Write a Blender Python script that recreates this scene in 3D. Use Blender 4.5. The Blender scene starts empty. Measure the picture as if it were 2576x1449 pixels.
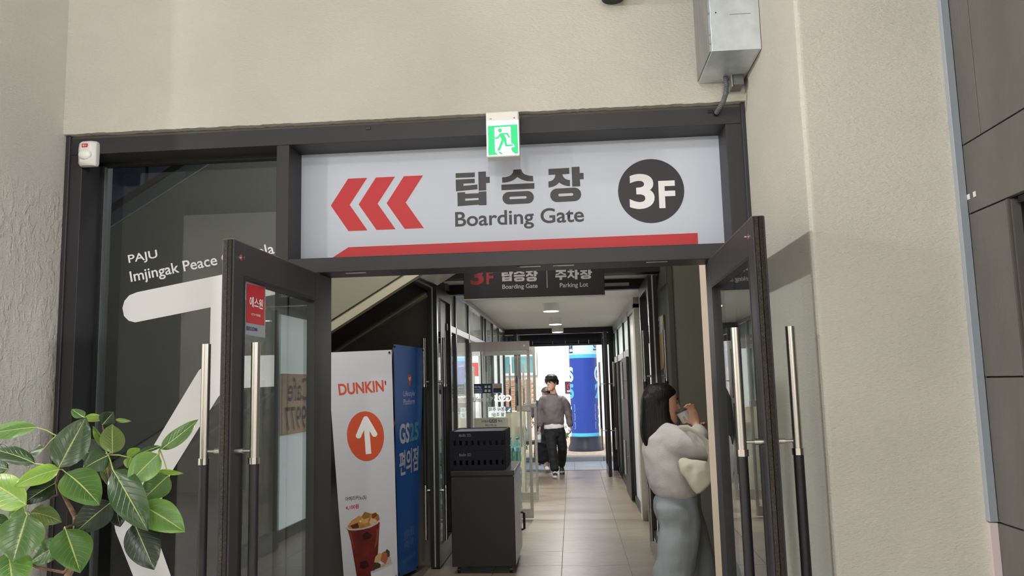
import bpy, bmesh, math, random
from math import sin, cos, pi, radians, sqrt
from mathutils import Vector, Matrix, noise, geometry
random.seed(7)
V = Vector
scene = bpy.context.scene
COL = scene.collection

# ---------------------------------------------------------------- camera
FPX, PITCH, YAW, ROLL = 1988.68, .121735, .071966, -.025005
CAM = V((0, -3.7, 1.68))
FW = V((-sin(YAW)*cos(PITCH), cos(YAW)*cos(PITCH), sin(PITCH)))
_r = V((cos(YAW), sin(YAW), 0)); _u = _r.cross(FW)
RT = _r*cos(ROLL) + _u*sin(ROLL)
UP = -_r*sin(ROLL) + _u*cos(ROLL)
cd = bpy.data.cameras.new('camera'); cam = bpy.data.objects.new('camera', cd); COL.objects.link(cam)
cd.sensor_width = 36; cd.sensor_fit = 'HORIZONTAL'; cd.lens = FPX/2576*36; cd.clip_start = .05
m = Matrix.Identity(4)
for i in range(3):
    m[i][0], m[i][1], m[i][2], m[i][3] = RT[i], UP[i], -FW[i], CAM[i]
cam.matrix_world = m
scene.camera = cam

# ---------------------------------------------------------------- world, sun, exposure
w = bpy.data.worlds.new('world'); scene.world = w; w.use_nodes = True
nt = w.node_tree
sky = nt.nodes.new('ShaderNodeTexSky'); sky.sky_type = 'NISHITA'; sky.sun_disc = False
sky.sun_elevation = radians(52); sky.sun_rotation = radians(200); sky.dust_density = 2.5; sky.air_density = 1.0
nt.links.new(sky.outputs[0], nt.nodes['Background'].inputs[0])
nt.nodes['Background'].inputs[1].default_value = 0.38
sl = bpy.data.lights.new('sun', 'SUN'); sl.energy = 2.2; sl.angle = radians(3); sl.color = (1, .96, .9)
so = bpy.data.objects.new('sun', sl); COL.objects.link(so)
so.rotation_euler = V((.35, .75, -1.05)).to_track_quat('-Z', 'Y').to_euler(); so.location = (0, 10, 20)
vs = scene.view_settings
vs.view_transform = 'Standard'; vs.look = 'None'; vs.gamma = 1; vs.use_curve_mapping = False
vs.exposure = 0.0
cy = scene.cycles
cy.max_bounces = 8; cy.diffuse_bounces = 4; cy.glossy_bounces = 4; cy.transmission_bounces = 6
cy.transparent_max_bounces = 16; cy.caustics_reflective = False; cy.caustics_refractive = False
cy.sample_clamp_indirect = 4; cy.use_denoising = True

# ---------------------------------------------------------------- helpers
def at(px, py, x=None, y=None, z=None):
    """the point where the photograph's pixel meets the plane x=, y= or z="""
    d = RT*((px-1288)/FPX) - UP*((py-724.5)/FPX) + FW
    k, v = (0, x) if x is not None else (1, y) if y is not None else (2, z)
    return CAM + d*((v-CAM[k])/d[k])
def proj(p):
    v = V(p)-CAM; d = v.dot(FW); return (1288+FPX*v.dot(RT)/d, 724.5-FPX*v.dot(UP)/d)
def lin(c): return tuple(((v/255)/12.92 if v <= 10 else (((v/255)+.055)/1.055)**2.4) for v in c)
MATS = {}
def node(nt, t, **kw):
    n = nt.nodes.new(t)
    for k, v in kw.items(): setattr(n, k, v)
    return n
def mat(name, rgb, rough=.6, metal=0, spec=.5, noise_=0, nscale=8, bump=0, bscale=60, emit=0, stretch=None, coat=0, tl=0):
    """plain principled material with optional colour mottling and fine relief"""
    if name in MATS: return MATS[name]
    m = bpy.data.materials.new(name); m.use_nodes = True; MATS[name] = m
    nt = m.node_tree; b = nt.nodes['Principled BSDF']
    col = lin(rgb) + (1,)
    b.inputs['Base Color'].default_value = col
    b.inputs['Roughness'].default_value = rough; b.inputs['Metallic'].default_value = metal
    b.inputs['Specular IOR Level'].default_value = spec
    if coat: b.inputs['Coat Weight'].default_value = coat; b.inputs['Coat Roughness'].default_value = .1
    if emit:
        b.inputs['Emission Color'].default_value = col; b.inputs['Emission Strength'].default_value = emit
    if noise_ or bump:
        tc = node(nt, 'ShaderNodeTexCoord'); mp = node(nt, 'ShaderNodeMapping')
        nt.links.new(tc.outputs['Object'], mp.inputs[0])
        if stretch: mp.inputs['Scale'].default_value = stretch
    if noise_:
        n = node(nt, 'ShaderNodeTexNoise'); n.inputs['Scale'].default_value = nscale; n.inputs['Detail'].default_value = 6
        nt.links.new(mp.outputs[0], n.inputs['Vector'])
        r = node(nt, 'ShaderNodeValToRGB')
        r.color_ramp.elements[0].position = .3; r.color_ramp.elements[1].position = .7
        r.color_ramp.elements[0].color = tuple(c*(1-noise_) for c in col[:3]) + (1,)
        r.color_ramp.elements[1].color = tuple(min(1, c*(1+noise_)) for c in col[:3]) + (1,)
        nt.links.new(n.outputs['Fac'], r.inputs[0]); nt.links.new(r.outputs[0], b.inputs['Base Color'])
    if bump:
        n2 = node(nt, 'ShaderNodeTexNoise'); n2.inputs['Scale'].default_value = bscale; n2.inputs['Detail'].default_value = 4
        nt.links.new(mp.outputs[0], n2.inputs['Vector'])
        bp = node(nt, 'ShaderNodeBump'); bp.inputs['Strength'].default_value = bump; bp.inputs['Distance'].default_value = .01
        nt.links.new(n2.outputs['Fac'], bp.inputs['Height']); nt.links.new(bp.outputs[0], b.inputs['Normal'])
    if tl:
        t = node(nt, 'ShaderNodeBsdfTranslucent'); t.inputs[0].default_value = col
        mx = node(nt, 'ShaderNodeMixShader'); mx.inputs[0].default_value = tl
        out = nt.nodes['Material Output']
        nt.links.new(b.outputs[0], mx.inputs[1]); nt.links.new(t.outputs[0], mx.inputs[2]); nt.links.new(mx.outputs[0], out.inputs[0])
    return m
def glass(name, tint, r0=.05, rough=0.0, haze=0, hazecol=(200, 205, 205)):
    """pane: see-through tint with mirror reflection growing towards grazing angles"""
    if name in MATS: return MATS[name]
    m = bpy.data.materials.new(name); m.use_nodes = True; MATS[name] = m
    nt = m.node_tree; nt.nodes.remove(nt.nodes['Principled BSDF']); out = nt.nodes['Material Output']
    tr = node(nt, 'ShaderNodeBsdfTransparent'); tr.inputs[0].default_value = lin(tint) + (1,)
    gl = node(nt, 'ShaderNodeBsdfGlossy'); gl.inputs['Roughness'].default_value = rough; gl.inputs[0].default_value = (1, 1, 1, 1)
    lw = node(nt, 'ShaderNodeLayerWeight'); lw.inputs[0].default_value = .5
    p = node(nt, 'ShaderNodeMath', operation='POWER'); p.inputs[1].default_value = 5
    nt.links.new(lw.outputs['Facing'], p.inputs[0])
    q = node(nt, 'ShaderNodeMath', operation='MULTIPLY_ADD'); q.inputs[1].default_value = 1-r0; q.inputs[2].default_value = r0
    nt.links.new(p.outputs[0], q.inputs[0])
    base = tr.outputs[0]
    if haze:
        df = node(nt, 'ShaderNodeBsdfDiffuse'); df.inputs[0].default_value = lin(hazecol) + (1,)
        tl = node(nt, 'ShaderNodeBsdfTranslucent'); tl.inputs[0].default_value = lin(hazecol) + (1,)
        h0 = node(nt, 'ShaderNodeMixShader'); h0.inputs[0].default_value = .5
        nt.links.new(df.outputs[0], h0.inputs[1]); nt.links.new(tl.outputs[0], h0.inputs[2])
        h = node(nt, 'ShaderNodeMixShader'); h.inputs[0].default_value = haze
        nt.links.new(tr.outputs[0], h.inputs[1]); nt.links.new(h0.outputs[0], h.inputs[2]); base = h.outputs[0]
    mx = node(nt, 'ShaderNodeMixShader')
    nt.links.new(q.outputs[0], mx.inputs[0]); nt.links.new(base, mx.inputs[1]); nt.links.new(gl.outputs[0], mx.inputs[2])
    nt.links.new(mx.outputs[0], out.inputs[0])
    return m

ORG = {}
def tag(o, label=None, cat=None, group=None, kind=None):
    if label: o['label'] = label
    if cat: o['category'] = cat
    if group: o['group'] = group
    if kind: o['kind'] = kind
    return o
def empty(name, loc, label=None, cat=None, group=None, kind=None):
    o = bpy.data.objects.new(name, None); COL.objects.link(o); o.empty_display_size = .05
    o.location = loc; ORG[o.name] = V(loc)
    return tag(o, label, cat, group, kind)
def link(name, me, mt, parent=None, origin=None):
    """mesh in world coordinates -> object; child meshes are stored relative to their thing"""
    if parent is not None: og = ORG[parent.name]
    elif origin is not None: og = V(origin)
    else:
        xs = [v.co for v in me.vertices]
        og = V(((min(v.x for v in xs)+max(v.x for v in xs))/2, (min(v.y for v in xs)+max(v.y for v in xs))/2, min(v.z for v in xs)))
    me.transform(Matrix.Translation(-og))
    for mm in (mt if isinstance(mt, (list, tuple)) else [mt]): me.materials.append(mm)
    o = bpy.data.objects.new(name, me); COL.objects.link(o)
    ORG[o.name] = og
    if parent is not None: o.parent = parent
    else: o.location = og
    return o
class MB:
    def __init__(s): s.v = []; s.f = []; s.mi = []; s.cur = 0
    def add(s, vs, fs):
        n = len(s.v); s.v += [V(p) for p in vs]; s.f += [[i+n for i in f] for f in fs]; s.mi += [s.cur]*len(fs); return s
    def box(s, x0, x1, y0, y1, z0, z1):
        p = [(x, y, z) for z in (z0, z1) for y in (y0, y1) for x in (x0, x1)]
        return s.add(p, [(0, 2, 3, 1), (4, 5, 7, 6), (0, 1, 5, 4), (2, 6, 7, 3), (0, 4, 6, 2), (1, 3, 7, 5)])
    def obox(s, M, sx, sy, sz):
        """box centred on M's origin, half sizes along M's axes"""
        p = [M @ V((x*sx, y*sy, z*sz)) for z in (-1, 1) for y in (-1, 1) for x in (-1, 1)]
        return s.add(p, [(0, 2, 3, 1), (4, 5, 7, 6), (0, 1, 5, 4), (2, 6, 7, 3), (0, 4, 6, 2), (1, 3, 7, 5)])
    def beam(s, a, b, w, h, up=(0, 0, 1)):
        a, b = V(a), V(b); d = (b-a); L = d.length; d.normalize(); x = d.cross(V(up)).normalized(); u = x.cross(d)
        M = Matrix((x, d, u)).transposed().to_4x4(); M.translation = (a+b)/2
        return s.obox(M, w/2, L/2, h/2)
    def ring_loft(s, rings, cap=True, closed=True):
        n = len(rings[0]); vs = [p for r in rings for p in r]; fs = []
        for i in range(len(rings)-1):
            for j in range(n if closed else n-1):
                k = (j+1) % n
                fs.append((i*n+j, i*n+k, (i+1)*n+k, (i+1)*n+j))
        if cap:
            fs.append(tuple(reversed(range(n)))); fs.append(tuple((len(rings)-1)*n+j for j in range(n)))
        return s.add(vs, fs)
    def tube(s, path, r, n=10, cap=True, flat=1, up=None):
        """path of points, r = radius or list; flat squashes along the local v axis"""
        path = [V(p) for p in path]; rs = r if isinstance(r, (list, tuple)) else [r]*len(path)
        rings = []; pu = None
        for i, p in enumerate(path):
            d = (path[min(i+1, len(path)-1)]-path[max(i-1, 0)]).normalized()
            if pu is None: pu = V(up) if up else (V((0, 0, 1)) if abs(d.z) < .9 else V((0, 1, 0)))
            x = d.cross(pu).normalized(); u_ = x.cross(d).normalized(); pu = u_
            rings.append([p + x*cos(2*pi*j/n)*rs[i] + u_*sin(2*pi*j/n)*rs[i]*flat for j in range(n)])
        return s.ring_loft(rings, cap)
    def cyl(s, a, b, r, n=20, r2=None): return s.tube([a, b], [r, r if r2 is None else r2], n)
    def lathe(s, prof, c=(0, 0, 0), n=24):
        c = V(c)
        return s.ring_loft([[c + V((cos(2*pi*j/n)*r, sin(2*pi*j/n)*r, z)) for j in range(n)] for r, z in prof])
    def prism(s, pts, d):
        """planar outline (3-D points) extruded by the vector d"""
        pts = [V(p) for p in pts]; d = V(d); n = len(pts)
        return s.add(pts + [p+d for p in pts], [tuple(range(n)), tuple(reversed(range(n, 2*n)))] + [(j, j+n, (j+1) % n+n, (j+1) % n) for j in range(n)])
    def quad(s, *p): return s.add(p, [tuple(range(len(p)))])
    def mesh(s, name, smooth=False, bevel=0, seg=2, angle=.6):
        me = bpy.data.meshes.new(name); me.from_pydata([tuple(v) for v in s.v], [], s.f)
        if any(s.mi): me.polygons.foreach_set('material_index', s.mi)
        bm = bmesh.new(); bm.from_mesh(me)
        bmesh.ops.recalc_face_normals(bm, faces=bm.faces)
        if bevel:
            es = [e for e in bm.edges if len(e.link_faces) == 2 and e.calc_face_angle(0) > angle]
            bmesh.ops.bevel(bm, geom=es, offset=bevel, segments=seg, affect='EDGES', profile=.5)
        if smooth:
            for f in bm.faces: f.smooth = True
            if smooth != 'all':
                for e in bm.edges:
                    if len(e.link_faces) == 2 and e.calc_face_angle(0) > .7: e.smooth = False
        bm.to_mesh(me); bm.free(); me.update()
        return me
    def build(s, name, mt, parent=None, smooth=False, bevel=0, seg=2, origin=None, **kw):
        return tag(link(name, s.mesh(name, smooth, bevel, seg), mt, parent, origin), **kw)
def box(name, b, mt, parent=None, bevel=0, **kw): return MB().box(*b).build(name, mt, parent, bevel=bevel, **kw)

# --- print: flat shapes and lettering laid on a surface.  S(u, v) -> world point on that surface
def flat(O, ux, uy, lift=.0012):
    O, ux, uy = V(O), V(ux).normalized(), V(uy).normalized(); n = ux.cross(uy)*lift
    return lambda u, v: O + ux*u + uy*v + n
def fill(b, loops, S):
    """filled outline with holes, cut finely enough to follow a curved surface"""
    if not isinstance(loops[0][0], (tuple, list)): loops = [loops]
    pts = [p for l in loops for p in l]; g_ = getattr(S, 'grid', 0)
    tris = [tuple(t) for t in geometry.tessellate_polygon([[V((p[0], p[1], 0)) for p in l] for l in loops])]
    if g_:
        bm = bmesh.new(); vv = [bm.verts.new((p[0], p[1], 0)) for p in pts]
        for t in tris:
            try: bm.faces.new([vv[k] for k in t])
            except ValueError: pass
        for ax in (0, 1):
            lo_, hi_ = min(p[ax] for p in pts), max(p[ax] for p in pts); x_ = lo_+g_
            while x_ < hi_:
                bmesh.ops.bisect_plane(bm, geom=bm.verts[:]+bm.edges[:]+bm.faces[:], plane_co=(x_, 0, 0) if ax == 0 else (0, x_, 0), plane_no=(1, 0, 0) if ax == 0 else (0, 1, 0)); x_ += g_
        bm.verts.index_update(); pts = [(v.co.x, v.co.y) for v in bm.verts]; tris = [tuple(v.index for v in f.verts) for f in bm.faces]; bm.free()
    b.add([S(*p) for p in pts], tris)
def poly(name, loops, S, mt, parent, **kw):
    b = MB(); fill(b, loops, S); return b.build(name, mt, parent, **kw)
def polys(name, shapes, S, mt, parent, **kw):
    b = MB()
    for loops in shapes: fill(b, loops, S)
    return b.build(name, mt, parent, **kw)
def circ(cx, cy, r, n=40, ry=None): return [(cx+r*cos(2*pi*i/n), cy+(ry or r)*sin(2*pi*i/n)) for i in range(n)]
def qb(a, c, b, n=8): return [((1-t)**2*a[0]+2*t*(1-t)*c[0]+t*t*b[0], (1-t)**2*a[1]+2*t*(1-t)*c[1]+t*t*b[1]) for t in [i/n for i in range(n+1)]]
def stad(a, b, r, n=12):
    """capsule outline around the segment a-b"""
    th = math.atan2(b[1]-a[1], b[0]-a[0]); o = []
    for i in range(n+1): t = th-pi/2+pi*i/n; o.append((b[0]+r*cos(t), b[1]+r*sin(t)))
    for i in range(n+1): t = th+pi/2+pi*i/n; o.append((a[0]+r*cos(t), a[1]+r*sin(t)))
    return o
def rrect(u0, u1, v0, v1, r, n=5):
    o = []
    for cx, cy, a in ((u1-r, v0+r, -pi/2), (u1-r, v1-r, 0), (u0+r, v1-r, pi/2), (u0+r, v0+r, pi)):
        o += [(cx+r*cos(a+pi/2*i/n), cy+r*sin(a+pi/2*i/n)) for i in range(n+1)]
    return o
def text(name, body, bx, S, mt, parent, bold=.0, mirror=False, shear=0, keep=False, cuts=0, **kw):
    """lettering fitted into the box bx=(u0,u1,v0,v1) of the surface S"""
    c = bpy.data.curves.new(name, 'FONT'); c.body = body; c.offset = bold; c.resolution_u = 6; c.shear = shear
    o = bpy.data.objects.new(name, c); me = bpy.data.meshes.new_from_object(o)
    bpy.data.objects.remove(o); bpy.data.curves.remove(c)
    if cuts:
        bm = bmesh.new(); bm.from_mesh(me); xa, xb = min(v.co.x for v in bm.verts), max(v.co.x for v in bm.verts)
        for i in range(1, cuts): bmesh.ops.bisect_plane(bm, geom=bm.verts[:]+bm.edges[:]+bm.faces[:], plane_co=(xa+(xb-xa)*i/cuts, 0, 0), plane_no=(1, 0, 0))
        bm.to_mesh(me); bm.free()
    vs_ = [v.co.copy() for v in me.vertices]
    x0, x1 = min(v.x for v in vs_), max(v.x for v in vs_); y0, y1 = min(v.y for v in vs_), max(v.y for v in vs_)
    u0, u1, v0, v1 = bx
    if keep:
        k = (v1-v0)/(y1-y0); cu = (u0+u1)/2; u0, u1 = cu-(x1-x0)*k/2, cu+(x1-x0)*k/2
    if mirror: u0, u1 = u1, u0
    for i, v in enumerate(vs_):
        me.vertices[i].co = S(u0+(v.x-x0)/(x1-x0)*(u1-u0), v0+(v.y-y0)/(y1-y0)*(v1-v0))
    return tag(link(name, me, mt, parent), **kw)

def dup(o, dx, parent=None, **kw):
    """copy a thing with all its parts; dx = shift of the thing"""
    c = o.copy(); COL.objects.link(c); ORG[c.name] = ORG[o.name] + V(dx)
    c.parent = parent
    if parent is None: c.location = o.location + V(dx)
    for ch in o.children: dup(ch, dx, c)
    return tag(c, **kw)

# ---------------------------------------------------------------- materials
def stucco(name, rgb, rough_below=None, strength=1.0):
    m = bpy.data.materials.new(name); m.use_nodes = True; nt = m.node_tree; b = nt.nodes['Principled BSDF']
    L = nt.links.new
    b.inputs['Roughness'].default_value = .92; b.inputs['Specular IOR Level'].default_value = .2
    geo = node(nt, 'ShaderNodeNewGeometry')
    n1 = node(nt, 'ShaderNodeTexNoise'); n1.inputs['Scale'].default_value = 1.3; n1.inputs['Detail'].default_value = 5
    L(geo.outputs['Position'], n1.inputs['Vector'])
    r = node(nt, 'ShaderNodeValToRGB'); c = lin(rgb)
    r.color_ramp.elements[0].position = .35; r.color_ramp.elements[1].position = .65
    r.color_ramp.elements[0].color = tuple(v*.93 for v in c)+(1,); r.color_ramp.elements[1].color = tuple(min(1, v*1.05) for v in c)+(1,)
    L(n1.outputs[0], r.inputs[0]); L(r.outputs[0], b.inputs['Base Color'])
    mp = node(nt, 'ShaderNodeMapping'); mp.inputs['Rotation'].default_value = (.5, .6, .4); mp.inputs['Scale'].default_value = (1, 1, 2.2)
    L(geo.outputs['Position'], mp.inputs[0])
    n2 = node(nt, 'ShaderNodeTexNoise'); n2.inputs['Scale'].default_value = 62; n2.inputs['Detail'].default_value = 6; n2.inputs['Roughness'].default_value = .6
    L(mp.outputs[0], n2.inputs['Vector'])
    bp = node(nt, 'ShaderNodeBump'); bp.inputs['Strength'].default_value = strength; bp.inputs['Distance'].default_value = .006
    L(n2.outputs[0], bp.inputs['Height'])
    last = bp
    if rough_below:
        sx = node(nt, 'ShaderNodeSeparateXYZ'); L(geo.outputs['Position'], sx.inputs[0])
        nw = node(nt, 'ShaderNodeTexNoise'); nw.inputs['Scale'].default_value = 14; L(geo.outputs['Position'], nw.inputs['Vector'])
        ad = node(nt, 'ShaderNodeMath', operation='MULTIPLY_ADD'); ad.inputs[1].default_value = .12
        L(nw.outputs[0], ad.inputs[0]); L(sx.outputs[2], ad.inputs[2])
        ms = node(nt, 'ShaderNodeMapRange'); ms.inputs[1].default_value = rough_below+.05; ms.inputs[2].default_value = rough_below+.08
        ms.inputs[3].default_value = 1; ms.inputs[4].default_value = 0; L(ad.outputs[0], ms.inputs[0])
        mq = node(nt, 'ShaderNodeMapping'); mq.inputs['Rotation'].default_value = (.6, 0, 0); mq.inputs['Scale'].default_value = (1, 1.7, .9)
        L(geo.outputs['Position'], mq.inputs[0])
        n3 = node(nt, 'ShaderNodeTexNoise'); n3.inputs['Scale'].default_value = 17; n3.inputs['Detail'].default_value = 3
        n3.inputs['Distortion'].default_value = .5
        L(mq.outputs[0], n3.inputs['Vector'])
        mr = node(nt, 'ShaderNodeMapRange'); mr.inputs[1].default_value = .45; mr.inputs[2].default_value = .62; mr.interpolation_type = 'SMOOTHSTEP'
        L(n3.outputs[0], mr.inputs[0])
        mu = node(nt, 'ShaderNodeMath', operation='MULTIPLY'); n4 = node(nt, 'ShaderNodeTexNoise'); n4.inputs['Scale'].default_value = 6; L(geo.outputs['Position'], n4.inputs['Vector'])
        m4 = node(nt, 'ShaderNodeMapRange'); m4.inputs[1].default_value = .35; m4.inputs[2].default_value = .65; m4.inputs[3].default_value = .25; L(n4.outputs[0], m4.inputs[0])
        m5 = node(nt, 'ShaderNodeMath', operation='MULTIPLY'); L(m4.outputs[0], m5.inputs[0]); L(ms.outputs[0], m5.inputs[1])
        L(mr.outputs[0], mu.inputs[0]); L(m5.outputs[0], mu.inputs[1])
        b2 = node(nt, 'ShaderNodeBump'); b2.inputs['Strength'].default_value = .55; b2.inputs['Distance'].default_value = .008
        L(mu.outputs[0], b2.inputs['Height']); L(bp.outputs[0], b2.inputs['Normal']); last = b2
    L(last.outputs[0], b.inputs['Normal'])
    return m
M_STUC = stucco('beige_stucco', (208, 204, 194))
M_STUCL = stucco('beige_stucco_trowelled', (208, 205, 197), rough_below=2.66)
M_FRAME = mat('anthracite_frame', (51, 51, 54), .48, .0, .35, noise_=.06, nscale=3)
M_FRAMED = mat('black_gasket', (22, 22, 24), .5)
M_BLK = mat('black_metal', (16, 16, 18), .3, spec=.5)
M_BLKS = mat('black_satin', (24, 24, 27), .45)
M_CHROME = mat('chrome', (215, 212, 208), .12, 1)
M_STEEL = mat('brushed_steel', (190, 186, 180), .3, 1, noise_=.06, nscale=40, stretch=(1, 1, .05))
M_GRIP = mat('black_grip', (20, 20, 24), .55)
M_PLAS = mat('white_plastic', (232, 230, 224), .4)
M_WHITE = mat('white_paint', (228, 228, 224), .6)
M_VINYL = mat('white_vinyl', (243, 243, 244), .45)
M_CEIL = mat('ceiling_white', (222, 220, 214), .8)
M_RED = mat('sign_red', (200, 42, 48), .5)
M_INK = mat('sign_charcoal', (62, 61, 63), .5)
M_SIGN = mat('sign_face', (206, 212, 226), .45)
M_DWALL = mat('dark_grey_wall', (100, 97, 92), .75, noise_=.05, nscale=4, bump=.1, bscale=120)
M_GWALL = mat('vestibule_grey_wall', (106, 105, 96), .7, noise_=.05, nscale=3)
# ================================================================ SETTING
# ---- hall the photograph is taken from
box('floor', (-8.4, 8.4, -9.2, .3, -.2, 0), mat('hall_floor', (196, 192, 184), .35, noise_=.08), label='pale stone floor of the entrance hall', cat='floor', kind='structure')
box('ceiling', (-8.4, 8.4, -9.2, .35, 4.8, 5.0), mat('hall_ceiling_grey', (128, 126, 122), .8), label='high grey ceiling of the entrance hall', cat='ceiling', kind='structure')
box('wall_left', (-8.4, -2.505, -.85, .3, 0, 4.8), M_STUCL, label='beige stucco side wall, roughly trowelled below, behind the potted ficus', cat='wall', kind='structure')
box('wall_back', (-8.4, 8.4, -9.4, -9.2, 0, 4.8), M_STUC, label='beige wall at the far back of the hall', cat='wall', kind='structure')
box('wall_hall_left', (-8.6, -8.4, -9.4, -.85, 0, 4.8), M_STUC, label='beige wall closing the hall far to the left', cat='wall', kind='structure')
box('wall_hall_right', (8.4, 8.6, -9.4, -2.6, 0, 4.8), M_STUC, label='beige wall closing the hall far to the right', cat='wall', kind='structure')
# front wall above the entrance frame: slab with a ragged lower plaster edge
b = MB(); top = 4.8; xs = []; x = -2.56
while x < .93: xs.append(x); x += random.uniform(.012, .03)
xs.append(.93)
lo = [(xx, 2.983 + random.uniform(-.002, .002)) for xx in xs]
out = [(-2.56, -.03, top)] + [(xx, -.03, zz) for xx, zz in lo] + [(.93, -.03, top)]
b.prism(out, (0, .33, 0))
b.build('wall_front', M_STUC, label='beige stucco wall above the dark entrance frame', cat='wall', kind='structure')
# right pilaster with the reveal beside the open door
b = MB(); n = 10
prof = [(.868, .25), (.862, 0), (.853, -.87)] + [(.853+.018*(1-cos(t)), -.882-.018*sin(t)) for t in (.3, .8, 1.2, 1.57)] + [(1.376, -.9), (1.376, .25)]
b.ring_loft([[V((x_, y_, z)) for x_, y_ in prof] for z in (0, 4.8)])
b.build('wall_right', M_STUC, label='beige stucco pilaster right of the entrance with its inner reveal', cat='wall', kind='structure')
b = MB().box(1.352, 1.384, -.925, -.9, 1.195, 4.8).box(1.376, 1.386, -.925, -.88, 1.195, 4.8)
o = b.build('trim_2', mat('grey_pvc_trim', (158, 164, 172), .5), bevel=.002, label='grey corner trim strip between stucco pilaster and dark tiles', cat='trim', kind='structure')
MB().box(1.353, 1.377, -.9255, -.924, 1.195, 4.8).build('ridge', mat('grey_pvc_shade', (138, 145, 155), .5), o)
box('trim_3', (1.354, 1.379, -.918, -.9, 0, 1.19), mat('pinkish_filler', (205, 190, 190), .8), label='pale filler strip below the grey corner trim', cat='trim', kind='structure')
# dark tile wall on the right (tiles are pieces of it)
M_TILE = mat('dark_tile', (98, 95, 91), .55, noise_=.1, nscale=9, bump=.12, bscale=90, stretch=(1, 1, .4))
wt = MB().box(1.395, 8.4, -2.6, -.9, 2.225, 4.8).box(1.395, 8.4, -1.165, -.9, 0, 2.225).box(1.395, 8.4, -2.6, -2.3, 0, 2.225).build(
    'wall_tiled', mat('tile_grout', (48, 46, 44), .9), label='wall of large dark grey tiles at the right edge', cat='wall', kind='structure')
g = .005
rows = [(2.222, 2.465, [(-2.5, -.905)]), (2.465, 3.15, [(-1.047, -.905), (-2.5, -1.047)]), (3.15, 3.85, [(-2.5, -.905)]), (3.85, 4.79, [(-2.5, -.905)]),
        (1.666, 2.222, [(-1.155, -.905)]), (1.192, 1.666, [(-1.155, -.905)]), (.6, 1.192, [(-1.155, -.905)]), (0, .6, [(-1.155, -.905)])]
for z0, z1, cols in rows:
    for y0, y1 in cols: box('tile', (1.38, 1.4, y0+g*.4, y1-g*.4, z0+g/2, z1-g/2), M_TILE, wt, bevel=.0015)
b = MB().box(1.378, 1.40, -1.167, -1.158, 0, 2.22).box(1.384, 1.41, -1.180, -1.170, 0, 2.215)
b.build('recess_edge', mat('tile_edge', (78, 75, 72), .6), wt)
for yy in (-.932, -.972): box('mortar_spot', (1.3785, 1.381, yy-.009, yy+.007, 2.272, 2.29), M_WHITE, wt)
rd = empty('door_9', (1.5, -1.75, 0), 'dark recessed door panel in the tiled wall at the right edge', 'door', kind='structure')
box('panel', (1.46, 1.5, -2.29, -1.19, .02, 2.215), M_BLKS, rd, bevel=.003)
box('lining', (1.40, 1.46, -2.3, -1.185, 2.2, 2.222), M_BLKS, rd)

# ---- entrance frame (trim_1): jambs, header, mullion, transom
fr = empty('trim_1', (-.82, .1, 0), 'anthracite metal frame around the entrance, left window and boarding gate sign', 'door frame', kind='structure')
box('header', (-2.5, .862, 0, .2, 2.884, 2.966), M_FRAME, fr, bevel=.002)
box('header_ledge', (-2.5, .862, .012, .2, 2.966, 2.992), mat('frame_ledge', (92, 90, 87), .6), fr)
for xx in (-.955, .70): box('bolt_slot', (xx-.012, xx+.012, -.004, .004, 2.94, 2.956), M_BLK, fr, bevel=.002)
b = MB().box(-2.5, -2.418, 0, .2, 0, 2.884); b.build('jamb', M_FRAME, fr, bevel=.003)
box('jamb_fillet', (-2.502, -2.478, -.012, .0, 0, 2.985), M_FRAME, fr, bevel=.005)
box('jamb', (.768, .862, 0, .2, 0, 2.884), M_FRAME, fr, bevel=.003)
box('jamb_fillet', (.842, .864, -.012, 0, 0, 2.985), M_FRAME, fr, bevel=.005)
box('mullion', (-1.416, -1.352, 0, .2, 0, 2.884), M_FRAME, fr, bevel=.003)
box('door_jamb', (-1.352, -1.198, .01, .2, 0, 2.24), M_FRAME, fr, bevel=.003)
box('door_jamb', (.672, .768, .01, .2, 0, 2.24), M_FRAME, fr, bevel=.003)
tr_ = box('transom', (-1.352, .768, 0, .2, 2.24, 2.312), M_FRAME, fr, bevel=.003)
for xx in (-1.03, -.18, -.02, .42):
    box('strike_plate', (xx-.05, xx+.05, .03, .055, 2.2375, 2.2405), M_STEEL, tr_, bevel=.001)
for xx in (-.235, -.055): MB().cyl((xx, .045, 2.237), (xx, .045, 2.242), .01, 14).build('bolt_hole', M_BLK, tr_)
# gasket lines around the left pane
b = MB().box(-2.418, -2.404, .15, .2, .0, 2.884).box(-1.43, -1.416, .15, .2, 0, 2.884).box(-2.418, -1.416, .15, .2, 2.866, 2.884)
b.build('gasket', M_FRAMED, fr)
box('glazing_bead', (-2.404, -2.398, .17, .19, 0, 2.87), mat('bead_grey', (120, 124, 124), .4, .6), fr)

# ---- left fixed window with white vinyl print
W1 = empty('window_1', (-1.9, .19, 0), 'tall dark glass pane with white gondola emblem and white lettering', 'window', kind='structure')
box('pane', (-2.404, -1.43, .188, .196, .0, 2.866), glass('tinted_glass', (198, 204, 212), .05), W1)
SW = flat((0, .187, 0), (1, 0, 0), (0, 0, 1))
def wp(x, y): p = at(x, y, y=.186); return (p.x, p.z)
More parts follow.
